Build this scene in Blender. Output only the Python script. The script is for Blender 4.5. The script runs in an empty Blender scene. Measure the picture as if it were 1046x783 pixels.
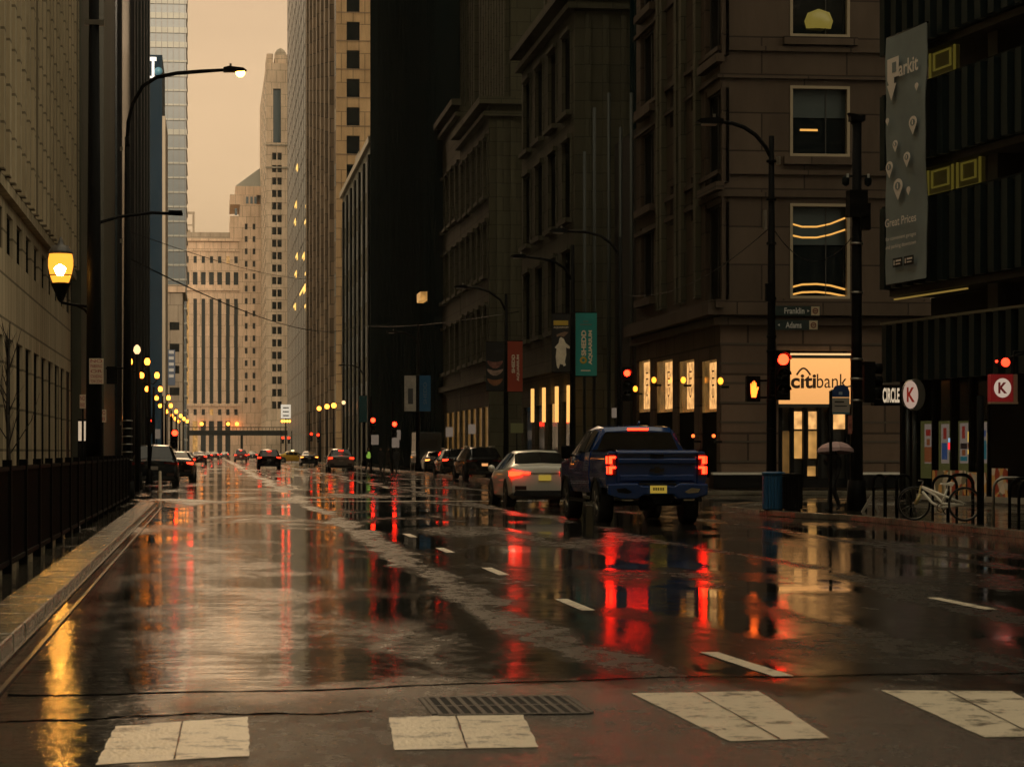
import bpy, bmesh, math, random
from mathutils import Vector, Matrix
random.seed(7)
R = math.radians
SC = bpy.context.scene
COL = SC.collection
# ------------------------------------------------------------------ camera
F = 2600.0; CX = 523.0; HY = 461.0; CAMZ = 1.45
A = math.atan(308.0 / F); SA, CA = math.sin(A), math.cos(A)
cam = bpy.data.cameras.new('camera'); cam.sensor_width = 36.0; cam.lens = F / 1046.0 * 36.0
cam.clip_end = 6000; cam.clip_start = 0.1
cam.shift_y = (HY - 391.5) / 1046.0
camo = bpy.data.objects.new('camera', cam); COL.objects.link(camo)
camo.location = (0, 0, CAMZ); camo.rotation_euler = (R(90), 0, -A)
cam.dof.use_dof = True; cam.dof.focus_distance = 48.0; cam.dof.aperture_fstop = 9.0
SC.camera = camo
# ------------------------------------------------------------------ sky, sun, exposure
w = bpy.data.worlds.new('World'); SC.world = w; w.use_nodes = True
nt = w.node_tree; nt.nodes.clear()
out = nt.nodes.new('ShaderNodeOutputWorld')
bg1 = nt.nodes.new('ShaderNodeBackground'); bg1.inputs[1].default_value = 0.006
sky = nt.nodes.new('ShaderNodeTexSky'); sky.sky_type = 'NISHITA'; sky.sun_disc = False
sky.sun_elevation = R(13); sky.sun_rotation = R(176); sky.dust_density = 4.0
nt.links.new(sky.outputs[0], bg1.inputs[0])
bg2 = nt.nodes.new('ShaderNodeBackground'); bg2.inputs[1].default_value = 1.0   # the dusk overcast
tc = nt.nodes.new('ShaderNodeTexCoord'); sp = nt.nodes.new('ShaderNodeSeparateXYZ')
nt.links.new(tc.outputs['Generated'], sp.inputs[0])
mr = nt.nodes.new('ShaderNodeMapRange'); mr.inputs[1].default_value = -0.6; mr.inputs[2].default_value = 1.0
nt.links.new(sp.outputs[1], mr.inputs[0])
cr = nt.nodes.new('ShaderNodeValToRGB')
cr.color_ramp.elements[0].position = 0.0; cr.color_ramp.elements[0].color = (0.40, 0.345, 0.24, 1)
cr.color_ramp.elements[1].position = 1.0; cr.color_ramp.elements[1].color = (0.345, 0.225, 0.122, 1)
e = cr.color_ramp.elements.new(0.45); e.color = (0.33, 0.295, 0.205, 1)
nt.links.new(mr.outputs[0], cr.inputs[0])
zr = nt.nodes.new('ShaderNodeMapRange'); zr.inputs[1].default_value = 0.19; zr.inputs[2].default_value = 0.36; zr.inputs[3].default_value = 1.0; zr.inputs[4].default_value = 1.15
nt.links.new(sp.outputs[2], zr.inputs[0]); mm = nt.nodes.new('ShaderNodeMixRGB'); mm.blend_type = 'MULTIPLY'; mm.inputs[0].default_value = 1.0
cn = nt.nodes.new('ShaderNodeTexNoise'); cn.inputs['Scale'].default_value = 3.0; cn.inputs['Detail'].default_value = 5
cm = nt.nodes.new('ShaderNodeMapping'); cm.inputs['Scale'].default_value = (1, 1, 3.5); nt.links.new(tc.outputs['Generated'], cm.inputs[0]); nt.links.new(cm.outputs[0], cn.inputs[0])
cz = nt.nodes.new('ShaderNodeMapRange'); cz.inputs[1].default_value = 0.3; cz.inputs[2].default_value = 0.7; cz.inputs[3].default_value = 0.80; cz.inputs[4].default_value = 1.12; nt.links.new(cn.outputs[0], cz.inputs[0])
m3 = nt.nodes.new('ShaderNodeMath'); m3.operation = 'MULTIPLY'; nt.links.new(zr.outputs[0], m3.inputs[0]); nt.links.new(cz.outputs[0], m3.inputs[1])
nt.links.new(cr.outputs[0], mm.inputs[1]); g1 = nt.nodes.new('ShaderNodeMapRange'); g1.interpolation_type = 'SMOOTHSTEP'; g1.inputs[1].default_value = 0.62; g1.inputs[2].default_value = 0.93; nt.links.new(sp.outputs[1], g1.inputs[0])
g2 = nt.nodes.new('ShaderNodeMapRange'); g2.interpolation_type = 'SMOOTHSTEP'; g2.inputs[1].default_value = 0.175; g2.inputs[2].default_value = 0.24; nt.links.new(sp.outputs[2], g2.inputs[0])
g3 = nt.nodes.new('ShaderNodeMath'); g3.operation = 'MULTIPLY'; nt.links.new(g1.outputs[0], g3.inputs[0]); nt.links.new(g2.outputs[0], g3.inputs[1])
g4 = nt.nodes.new('ShaderNodeMath'); g4.operation = 'MULTIPLY_ADD'; g4.inputs[1].default_value = 5.5; g4.inputs[2].default_value = 1.0; nt.links.new(g3.outputs[0], g4.inputs[0])   # bright band added to the sky above the view for glare on the road
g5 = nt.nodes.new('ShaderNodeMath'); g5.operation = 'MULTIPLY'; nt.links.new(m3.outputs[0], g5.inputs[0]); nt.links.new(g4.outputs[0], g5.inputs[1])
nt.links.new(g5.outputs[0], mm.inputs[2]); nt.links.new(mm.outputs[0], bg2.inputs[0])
ad = nt.nodes.new('ShaderNodeAddShader')
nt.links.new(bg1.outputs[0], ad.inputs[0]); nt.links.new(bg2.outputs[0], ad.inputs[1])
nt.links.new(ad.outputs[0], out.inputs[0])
sun = bpy.data.lights.new('sun', 'SUN'); sun.energy = 1.7; sun.angle = R(10); sun.color = (1.0, 0.78, 0.55)
suno = bpy.data.objects.new('sun', sun); COL.objects.link(suno); suno.rotation_euler = (R(77), 0, R(4))
SC.view_settings.view_transform = 'Standard'; SC.view_settings.look = 'None'
SC.view_settings.exposure = 1.08; SC.view_settings.gamma = 1.0
cy = SC.cycles
cy.use_denoising = True; cy.max_bounces = 7; cy.diffuse_bounces = 3; cy.glossy_bounces = 4
cy.transmission_bounces = 4; cy.volume_bounces = 1; cy.sample_clamp_indirect = 6.0; cy.caustics_reflective = False
cy.use_adaptive_sampling = True; cy.adaptive_threshold = 0.015

# ------------------------------------------------------------------ picture -> place helpers
def dirs(px):
    u = (px - CX) / F
    return SA + CA * u, CA - SA * u            # X and Y per metre of depth
def gp(px, py, z=0.0):                          # a point of the ground
    d = F * (CAMZ - z) / (py - HY); a, b = dirs(px); return (a * d, b * d, z)
def dx(px, X):                                  # depth where a pixel column meets the plane X
    return X / dirs(px)[0]
def yx(px, X): return dx(px, X) * dirs(px)[1]
def xy(px, Y): return Y / dirs(px)[1] * dirs(px)[0]
def zz(py, d): return CAMZ - (py - HY) / F * d
def pd(px, d): a, b = dirs(px); return (a * d, b * d)

# ------------------------------------------------------------------ materials
MAT = {}
def srgb(r, g, b): return tuple((c / 255.0) ** 2.2 for c in (r, g, b))
def mat(name, col, rough=0.6, metal=0.0, var=0.0, vscale=1.0, bump=0.0, bscale=8.0, emit=0.0, ecol=None, alpha=None,
        trans=0.0, spec=0.5, stretch=None, coat=0.0, var2=None):
    if name in MAT: return MAT[name]
    m = bpy.data.materials.new(name); m.use_nodes = True; n = m.node_tree; b = n.nodes['Principled BSDF']
    b.inputs['Base Color'].default_value = (*col, 1); b.inputs['Roughness'].default_value = rough
    b.inputs['Metallic'].default_value = metal; b.inputs['Specular IOR Level'].default_value = spec
    b.inputs['Transmission Weight'].default_value = trans; b.inputs['Coat Weight'].default_value = coat
    if emit:
        b.inputs['Emission Color'].default_value = (*(ecol or col), 1); b.inputs['Emission Strength'].default_value = emit
    g = n.nodes.new('ShaderNodeNewGeometry'); mp = n.nodes.new('ShaderNodeMapping')
    n.links.new(g.outputs['Position'], mp.inputs[0])
    if stretch: mp.inputs['Scale'].default_value = stretch
    if var:
        t = n.nodes.new('ShaderNodeTexNoise'); t.inputs['Scale'].default_value = vscale; t.inputs['Detail'].default_value = 6
        t.inputs['Roughness'].default_value = 0.65
        n.links.new(mp.outputs[0], t.inputs[0])
        r = n.nodes.new('ShaderNodeValToRGB'); r.color_ramp.elements[0].position = 0.3; r.color_ramp.elements[1].position = 0.7
        lo = tuple(c * (1 - var) for c in col); hi = var2 or tuple(min(1, c * (1 + var)) for c in col)
        r.color_ramp.elements[0].color = (*lo, 1); r.color_ramp.elements[1].color = (*hi, 1)
        n.links.new(t.outputs[0], r.inputs[0]); n.links.new(r.outputs[0], b.inputs['Base Color'])
    if bump:
        t = n.nodes.new('ShaderNodeTexNoise'); t.inputs['Scale'].default_value = bscale; t.inputs['Detail'].default_value = 4
        n.links.new(mp.outputs[0], t.inputs[0])
        bu = n.nodes.new('ShaderNodeBump'); bu.inputs['Strength'].default_value = bump; bu.inputs['Distance'].default_value = 0.05
        n.links.new(t.outputs[0], bu.inputs['Height']); n.links.new(bu.outputs[0], b.inputs['Normal'])
    MAT[name] = m; return m

def stone(name, col, bw=1.6, bh=0.8, mortar=0.02, mcol=None, var=0.25, rough=0.7, bump=0.4, offset=0.5, spec=0.12):
    """coursed stone or panels on any upright wall; the pattern runs in metres of the place"""
    if name in MAT: return MAT[name]
    m = bpy.data.materials.new(name); m.use_nodes = True; n = m.node_tree; b = n.nodes['Principled BSDF']
    b.inputs['Roughness'].default_value = rough; b.inputs['Specular IOR Level'].default_value = spec
    g = n.nodes.new('ShaderNodeNewGeometry'); s = n.nodes.new('ShaderNodeSeparateXYZ'); n.links.new(g.outputs['Position'], s.inputs[0])
    a = n.nodes.new('ShaderNodeMath'); a.operation = 'ADD'; n.links.new(s.outputs[0], a.inputs[0]); n.links.new(s.outputs[1], a.inputs[1])
    c = n.nodes.new('ShaderNodeCombineXYZ'); n.links.new(a.outputs[0], c.inputs[0]); n.links.new(s.outputs[2], c.inputs[1])
    br = n.nodes.new('ShaderNodeTexBrick'); n.links.new(c.outputs[0], br.inputs[0])
    br.offset = offset
    br.inputs['Scale'].default_value = 1.0; br.inputs['Brick Width'].default_value = bw; br.inputs['Row Height'].default_value = bh
    br.inputs['Mortar Size'].default_value = mortar; br.inputs['Mortar Smooth'].default_value = 0.2
    br.inputs['Color1'].default_value = (*[x * (1 - var) for x in col], 1); br.inputs['Color2'].default_value = (*[x * (1 + var) for x in col], 1)
    br.inputs['Mortar'].default_value = (*(mcol or [x * 0.4 for x in col]), 1)
    t = n.nodes.new('ShaderNodeTexNoise'); t.inputs['Scale'].default_value = 0.5; t.inputs['Detail'].default_value = 8; t.inputs['Roughness'].default_value = 0.7
    mp = n.nodes.new('ShaderNodeMapping'); mp.inputs['Scale'].default_value = (1, 1, 0.25)
    n.links.new(g.outputs['Position'], mp.inputs[0]); n.links.new(mp.outputs[0], t.inputs[0])
    r = n.nodes.new('ShaderNodeValToRGB'); r.color_ramp.elements[0].position = 0.3; r.color_ramp.elements[1].position = 0.65
    r.color_ramp.elements[0].color = (0.55, 0.52, 0.48, 1); r.color_ramp.elements[1].color = (1, 1, 1, 1)
    n.links.new(t.outputs[0], r.inputs[0])
    mx = n.nodes.new('ShaderNodeMixRGB'); mx.blend_type = 'MULTIPLY'; mx.inputs[0].default_value = 0.8
    n.links.new(br.outputs[0], mx.inputs[1]); n.links.new(r.outputs[0], mx.inputs[2]); n.links.new(mx.outputs[0], b.inputs['Base Color'])
    bu = n.nodes.new('ShaderNodeBump'); bu.inputs['Strength'].default_value = bump; bu.inputs['Distance'].default_value = 0.02; bu.invert = True
    n.links.new(br.outputs['Fac'], bu.inputs['Height']); n.links.new(bu.outputs[0], b.inputs['Normal'])
    MAT[name] = m; return m

def emis(name, col, s): return mat(name, (0.02, 0.02, 0.02), 0.4, emit=s, ecol=col)
def lit_glass(name, col, s, vscale=1.5):
    """window lit from inside: glow broken up by what is in the room"""
    if name in MAT: return MAT[name]
    m = mat(name, (0.02, 0.02, 0.02), 0.12); n = m.node_tree; b = n.nodes['Principled BSDF']
    g = n.nodes.new('ShaderNodeNewGeometry'); t = n.nodes.new('ShaderNodeTexNoise'); t.inputs['Scale'].default_value = vscale
    n.links.new(g.outputs['Position'], t.inputs[0])
    r = n.nodes.new('ShaderNodeValToRGB'); r.color_ramp.elements[0].position = 0.35; r.color_ramp.elements[1].position = 0.65
    r.color_ramp.elements[0].color = (*[c * 0.45 for c in col], 1); r.color_ramp.elements[1].color = (*col, 1)
    n.links.new(t.outputs[0], r.inputs[0]); n.links.new(r.outputs[0], b.inputs['Emission Color']); b.inputs['Emission Strength'].default_value = s
    return m

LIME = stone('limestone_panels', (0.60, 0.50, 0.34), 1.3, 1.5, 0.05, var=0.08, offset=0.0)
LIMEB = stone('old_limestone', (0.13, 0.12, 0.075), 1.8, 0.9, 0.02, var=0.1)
LIMED = stone('darkened_limestone', (0.10, 0.093, 0.06), 1.8, 0.9, 0.02, var=0.1)  # base colour lowered to deepen the shade on the right-hand facades
BROWN = stone('brown_granite_blocks', (0.092, 0.066, 0.047), 3.1, 1.35, 0.03, var=0.12)
BROWND = stone('granite_base_blocks', (0.135, 0.092, 0.065), 2.0, 1.05, 0.045, var=0.14)
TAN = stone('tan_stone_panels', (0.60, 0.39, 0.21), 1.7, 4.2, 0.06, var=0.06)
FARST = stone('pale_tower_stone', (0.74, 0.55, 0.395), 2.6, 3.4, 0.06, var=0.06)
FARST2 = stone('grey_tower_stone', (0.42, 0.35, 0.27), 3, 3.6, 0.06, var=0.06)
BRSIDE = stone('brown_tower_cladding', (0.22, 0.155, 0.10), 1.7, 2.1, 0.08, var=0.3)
GLASS = mat('dark_glass', (0.006, 0.009, 0.01), 0.06, spec=0.6, bump=0.02, bscale=0.8)
RECESS = mat('dim_window_glass', (0.007, 0.007, 0.006), 0.7, spec=0.0)
GLASSF = mat('far_window_glass', (0.02, 0.028, 0.03), 0.5, spec=0.1)
GLASSB = mat('blue_grey_glass', (0.028, 0.06, 0.075), 0.3, spec=0.3, bump=0.03, bscale=0.5)
GLASST = mat('teal_black_glass', (0.008, 0.022, 0.026), 0.15, bump=0.03, bscale=0.4)
MIRROR = mat('bronze_mirror_glass', (0.55, 0.42, 0.26), 0.09, metal=0.9, bump=0.35, bscale=0.35, stretch=(1, 1, 0.22))
BLACKM = mat('black_painted_metal', (0.004, 0.004, 0.004), 0.6, spec=0.08, var=0.3, vscale=4)
DARKM = mat('dark_steel_cladding', (0.010, 0.013, 0.013), 0.7, spec=0.04, var=0.3, vscale=0.4, stretch=(1, 1, .1))
TEALM = mat('dark_teal_cladding', (0.006, 0.016, 0.017), 0.8, spec=0.0, var=0.35, vscale=0.3, stretch=(1, 1, .05))
OLIVE = mat('olive_stone_fins', (0.085, 0.085, 0.055), 0.5, var=0.25, vscale=0.5, stretch=(1, 1, .1))
GARM = mat('dark_green_ribbed_metal', (0.009, 0.019, 0.020), 0.45, var=0.35, vscale=0.6, stretch=(1, 1, .3), spec=0.25)
BLUEP = mat('deep_blue_cladding', (0.002, 0.018, 0.036), 0.6, spec=0.1, var=0.15, vscale=0.1)
CONC = mat('wet_concrete', (0.20, 0.175, 0.14), 0.22, var=0.35, vscale=1.4, bump=0.25, bscale=14)
FRAMEC = mat('cream_window_frame', (0.32, 0.255, 0.165), 0.45)
FRAMED = mat('dark_window_frame', (0.03, 0.028, 0.022), 0.4)
RUBBER = mat('tyre_rubber', (0.008, 0.008, 0.008), 0.7, bump=0.2, bscale=30)
CHROME = mat('chrome', (0.6, 0.6, 0.6), 0.12, metal=1.0)
STEEL = mat('dull_steel', (0.3, 0.28, 0.24), 0.35, metal=0.9)
RED_L = emis('red_lens_lit', (1.0, 0.012, 0.003), 9.0)
RED_S = emis('signal_red_lit', (1.0, 0.014, 0.004), 10.0)
AMB_H = emis('signal_hand_orange', (1.0, 0.12, 0.012), 3.0)
RED_FAR = emis('distant_brake_lens', (1.0, 0.02, 0.005), 3.0)
RED_DIM = emis('red_lens_dim', (1.0, 0.03, 0.01), 2.5)
LAMP_O = emis('sodium_lamp', (1.0, 0.25, 0.022), 4.5)
LAMP_S = emis('street_lamp_bulb', (1.0, 0.36, 0.04), 18.0)
LAMP_W = emis('pale_lamp', (1.0, 0.6, 0.28), .8)
YEL_P = mat('yellow_plate', (0.75, 0.6, 0.12), 0.5, emit=0.12, ecol=(0.9, 0.6, 0.08))
WARM = lit_glass('warm_lit_window', (1.0, 0.50, 0.13), 0.30)
WARMS = lit_glass('warm_lit_strip', (1.0, 0.50, 0.16), 0.55, 3)
WHITEP = mat('white_paint', (0.62, 0.58, 0.5), 0.5, var=0.12, vscale=3)
BLKTXT = mat('black_lettering', (0.01, 0.01, 0.01), 0.6)

# ------------------------------------------------------------------ mesh helpers
OFF = {}
class MB:
    def __init__(s): s.v = []; s.f = []; s.m = []; s.sm = []; s.k = 0
    def mi(s, k): s.k = k; return s
    def face(s, idx, smooth=False): s.f.append(tuple(idx)); s.m.append(s.k); s.sm.append(smooth)
    def quad(s, a, b, c, d):
        i = len(s.v); s.v += [tuple(a), tuple(b), tuple(c), tuple(d)]; s.face((i, i + 1, i + 2, i + 3))
    def poly(s, pts):
        i = len(s.v); s.v += [tuple(p) for p in pts]; s.face(range(i, i + len(pts)))
    def box(s, x0, x1, y0, y1, z0, z1):
        if x0 > x1: x0, x1 = x1, x0
        if y0 > y1: y0, y1 = y1, y0
        if z0 > z1: z0, z1 = z1, z0
        i = len(s.v)
        s.v += [(x, y, z) for z in (z0, z1) for y in (y0, y1) for x in (x0, x1)]
        for q in ((0, 2, 3, 1), (4, 5, 7, 6), (0, 1, 5, 4), (1, 3, 7, 5), (3, 2, 6, 7), (2, 0, 4, 6)): s.face([i + j for j in q])
        return s
    def obox(s, o, U, V, N, u0, u1, v0, v1, n0, n1):
        o, U, V, N = map(Vector, (o, U, V, N)); i = len(s.v)
        for c in (n0, n1):
            for b in (v0, v1):
                for a in (u0, u1): s.v.append(tuple(o + U * a + V * b + N * c))
        for q in ((0, 2, 3, 1), (4, 5, 7, 6), (0, 1, 5, 4), (1, 3, 7, 5), (3, 2, 6, 7), (2, 0, 4, 6)): s.face([i + j for j in q])
        return s
    def prism(s, pts, z0, z1):
        i = len(s.v); n = len(pts)
        s.v += [(p[0], p[1], z0) for p in pts] + [(p[0], p[1], z1) for p in pts]
        s.face(list(range(i + n - 1, i - 1, -1))); s.face(range(i + n, i + 2 * n))
        for k in range(n): j = (k + 1) % n; s.face((i + k, i + j, i + n + j, i + n + k))
        return s
    def oprism(s, o, U, V, N, pts, n0, n1):
        o, U, V, N = map(Vector, (o, U, V, N)); i = len(s.v); n = len(pts)
        for c in (n0, n1):
            for p in pts: s.v.append(tuple(o + U * p[0] + V * p[1] + N * c))
        s.face(list(range(i + n - 1, i - 1, -1))); s.face(range(i + n, i + 2 * n))
        for k in range(n): j = (k + 1) % n; s.face((i + k, i + j, i + n + j, i + n + k))
        return s
    def tube(s, path, r, seg=8, cap=True):
        path = [Vector(p) for p in path]; n = len(path); rs = r if isinstance(r, (list, tuple)) else [r] * n
        base = len(s.v); pa = None
        for i, p in enumerate(path):
            t = (path[min(i + 1, n - 1)] - path[max(i - 1, 0)]).normalized()
            if pa is None:
                pa = t.orthogonal().normalized()
            pa = (pa - t * pa.dot(t)).normalized(); pb = t.cross(pa)
            for k in range(seg):
                an = 2 * math.pi * k / seg
                s.v.append(tuple(p + (pa * math.cos(an) + pb * math.sin(an)) * rs[i]))
        for i in range(n - 1):
            for k in range(seg):
                j = (k + 1) % seg; b = base + i * seg
                s.face((b + k, b + j, b + seg + j, b + seg + k), True)
        if cap:
            s.face([base + k for k in range(seg - 1, -1, -1)]); s.face([base + (n - 1) * seg + k for k in range(seg)])
        return s
    def lathe(s, c, prof, seg=16, axis=2):
        """prof = (radius, height) pairs"""
        base = len(s.v); n = len(prof)
        for r, h in prof:
            for k in range(seg):
                an = 2 * math.pi * k / seg; a, b = r * math.cos(an), r * math.sin(an)
                p = {2: (a, b, h), 1: (a, h, b), 0: (h, a, b)}[axis]
                s.v.append((c[0] + p[0], c[1] + p[1], c[2] + p[2]))
        for i in range(n - 1):
            for k in range(seg):
                j = (k + 1) % seg; b = base + i * seg
                s.face((b + k, b + j, b + seg + j, b + seg + k), True)
        s.face([base + k for k in range(seg)][::-1]); s.face([base + (n - 1) * seg + k for k in range(seg)])
        return s
    def torus(s, c, R_, r, axis=0, seg=28, sub=8, sc=1.0):
        base = len(s.v)
        for i in range(seg):
            a = 2 * math.pi * i / seg
            for j in range(sub):
                b = 2 * math.pi * j / sub; rr = R_ + r * math.cos(b); h = r * math.sin(b) * sc
                p = {0: (h, rr * math.cos(a), rr * math.sin(a)), 1: (rr * math.cos(a), h, rr * math.sin(a)), 2: (rr * math.cos(a), rr * math.sin(a), h)}[axis]
                s.v.append((c[0] + p[0], c[1] + p[1], c[2] + p[2]))
        for i in range(seg):
            for j in range(sub):
                a, b = i, (i + 1) % seg; c2, d = j, (j + 1) % sub
                s.face((base + a * sub + c2, base + b * sub + c2, base + b * sub + d, base + a * sub + d), True)
        return s
    def sphere(s, c, r, seg=12, rings=8):
        prof = [(max(1e-4, r * math.sin(math.pi * i / rings)), -r * math.cos(math.pi * i / rings)) for i in range(rings + 1)]
        return s.lathe(c, prof, seg)
    def build(s, name, mats, parent=None, bevel=0.0, sub=0, sharp=None):
        me = bpy.data.meshes.new(name)
        off = OFF.get(parent.name, Vector((0, 0, 0))) if parent else Vector((0, 0, 0))
        me.from_pydata([(v[0] - off[0], v[1] - off[1], v[2] - off[2]) for v in s.v], [], s.f)
        if not isinstance(mats, (list, tuple)): mats = [mats]
        for m in mats: me.materials.append(m)
        me.polygons.foreach_set('material_index', [min(k, len(mats) - 1) for k in s.m])
        me.polygons.foreach_set('use_smooth', s.sm if not sub and not sharp else [True] * len(s.f))
        bm = bmesh.new(); bm.from_mesh(me)
        if sharp or sub: bmesh.ops.remove_doubles(bm, verts=bm.verts, dist=1e-4)
        bmesh.ops.recalc_face_normals(bm, faces=bm.faces); bm.to_mesh(me); bm.free()
        if sharp: me.set_sharp_from_angle(angle=R(sharp))
        me.update()
        o = bpy.data.objects.new(name, me); COL.objects.link(o)
        if parent: o.parent = parent; OFF[o.name] = off
        if bevel:
            b = o.modifiers.new('bevel', 'BEVEL'); b.width = bevel; b.segments = 2; b.limit_method = 'ANGLE'
        if sub:
            b = o.modifiers.new('sub', 'SUBSURF'); b.levels = sub; b.render_levels = sub
        return o
def tag(o, label, cat, group=None):
    o['label'] = label; o['category'] = cat
    if group: o['group'] = group
    return o
def struct(o, kind='structure'): o['kind'] = kind; return o
def thing(name, label, cat, loc=(0, 0, 0), group=None, local=False):
    """local=False: children are given in metres of the place; local=True: in metres from the thing's base"""
    o = bpy.data.objects.new(name, None); COL.objects.link(o); o.empty_display_size = 0.3
    o.location = loc; OFF[o.name] = Vector((0, 0, 0)) if local else Vector(loc)
    return tag(o, label, cat, group)
def text(parent, s, P, U, V, w_, h, m, name='lettering', ex=0.006, keep=False, bold=0.0):
    """lettering centred on P, its line along U, its height along V, fitted to w_ x h"""
    cu = bpy.data.curves.new('t', 'FONT'); cu.body = s; cu.align_x = 'CENTER'; cu.align_y = 'CENTER'; cu.size = 1; cu.extrude = 0.0
    if bold: cu.offset = bold
    to = bpy.data.objects.new('t', cu); me = bpy.data.meshes.new_from_object(to)
    bpy.data.objects.remove(to); bpy.data.curves.remove(cu)
    vs = [v.co.copy() for v in me.vertices]; fs = [tuple(p.vertices) for p in me.polygons]; bpy.data.meshes.remove(me)
    if not vs: return None
    x0 = min(v.x for v in vs); x1 = max(v.x for v in vs); y0 = min(v.y for v in vs); y1 = max(v.y for v in vs)
    P, U, V = Vector(P), Vector(U).normalized(), Vector(V).normalized(); N = U.cross(V)
    sx = w_ / (x1 - x0); sy = h / (y1 - y0)
    if keep: sx = sy = min(sx, sy)
    b = MB(); n = len(vs)
    for k in (0.0, ex):
        for v in vs: b.v.append(tuple(P + U * ((v.x - (x0 + x1) / 2) * sx) + V * ((v.y - (y0 + y1) / 2) * sy) + N * k))
    for f in fs: b.face([i + n for i in f])
    return b.build(name, m, parent)

# ------------------------------------------------------------------ facade helper
def wall_holes(b, o, U, N, W, z0, z1, holes, depth):
    """wall sheet from o along U (height z0..z1) with reveals behind each hole (u0,u1,v0,v1)"""
    o, U, N = Vector(o), Vector(U), Vector(N); Z = Vector((0, 0, 1))
    us = sorted({0.0, W, *[h[0] for h in holes], *[h[1] for h in holes]}); vs = sorted({z0, z1, *[h[2] for h in holes], *[h[3] for h in holes]})
    us = [u for u in us if 0 <= u <= W]; vs = [v for v in vs if z0 <= v <= z1]
    P = lambda u, v, d=0.0: tuple(o + U * u + Z * v - N * d)
    import bisect
    cell = set()
    for h in holes:
        for i in range(bisect.bisect_left(us, h[0]), bisect.bisect_left(us, h[1])):
            for j in range(bisect.bisect_left(vs, h[2]), bisect.bisect_left(vs, h[3])): cell.add((i, j))
    for i in range(len(us) - 1):
        j = 0
        while j < len(vs) - 1:
            if (i, j) in cell: j += 1; continue
            k = j
            while k + 1 < len(vs) - 1 and (i, k + 1) not in cell: k += 1
            b.quad(P(us[i], vs[j]), P(us[i + 1], vs[j]), P(us[i + 1], vs[k + 1]), P(us[i], vs[k + 1])); j = k + 1
    for u0, u1, v0, v1 in holes:
        b.quad(P(u0, v0), P(u1, v0), P(u1, v0, depth), P(u0, v0, depth)); b.quad(P(u0, v1), P(u1, v1), P(u1, v1, depth), P(u0, v1, depth))
        b.quad(P(u0, v0), P(u0, v1), P(u0, v1, depth), P(u0, v0, depth)); b.quad(P(u1, v0), P(u1, v1), P(u1, v1, depth), P(u1, v0, depth))

def windows(parent, o, U, N, holes, depth, glass, frame=None, limit=100, mull=0, key=None, fw=0.06, namegl='window', trans=0):
    """one window per hole: glass pane with frame bars; past the limit one stuff part"""
    o, U, N = Vector(o), Vector(U), Vector(N); Z = (0, 0, 1)
    hs = sorted(holes, key=key) if key else list(holes); big = None
    for i, (u0, u1, v0, v1) in enumerate(hs):
        b = MB()
        if i >= limit: b = big = big or MB()
        gm = 0
        b.mi(gm).obox(o, U, Z, -N, u0, u1, v0, v1, depth - 0.04, depth + 0.02)
        if frame:
            b.mi(1); t = fw
            b.obox(o, U, Z, -N, u0, u0 + t, v0, v1, depth - 0.10, depth - 0.041); b.obox(o, U, Z, -N, u1 - t, u1, v0, v1, depth - 0.10, depth - 0.041)
            b.obox(o, U, Z, -N, u0 + t, u1 - t, v1 - t, v1, depth - 0.10, depth - 0.041); b.obox(o, U, Z, -N, u0 + t, u1 - t, v0, v0 + t, depth - 0.10, depth - 0.041)
            for q in range(mull):
                c = u0 + (u1 - u0) * (q + 1) / (mull + 1); b.obox(o, U, Z, -N, c - t / 2, c + t / 2, v0 + t, v1 - t, depth - 0.09, depth - 0.042)
            if trans:
                c = v0 + (v1 - v0) * trans; b.obox(o, U, Z, -N, u0 + t, u1 - t, c - t / 2, c + t / 2, depth - 0.095, depth - 0.043)
        if i < limit: b.build(namegl, [glass(i) if callable(glass) else glass, frame or glass if not callable(glass) else FRAMED], parent)
    if big: struct(big.build('windows', [glass(999) if callable(glass) else glass, frame or FRAMED], parent), 'stuff')

def shell(b, x0, x1, y0, y1, z0, z1, skip=()):
    """box without the faces in skip: 'x0' 'x1' 'y0' 'y1'"""
    if 'x0' not in skip: b.quad((x0, y0, z0), (x0, y1, z0), (x0, y1, z1), (x0, y0, z1))
    if 'x1' not in skip: b.quad((x1, y0, z0), (x1, y1, z0), (x1, y1, z1), (x1, y0, z1))
    if 'y0' not in skip: b.quad((x0, y0, z0), (x1, y0, z0), (x1, y0, z1), (x0, y0, z1))
    if 'y1' not in skip: b.quad((x0, y1, z0), (x1, y1, z0), (x1, y1, z1), (x0, y1, z1))
    b.quad((x0, y0, z1), (x1, y0, z1), (x1, y1, z1), (x0, y1, z1))
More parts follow.
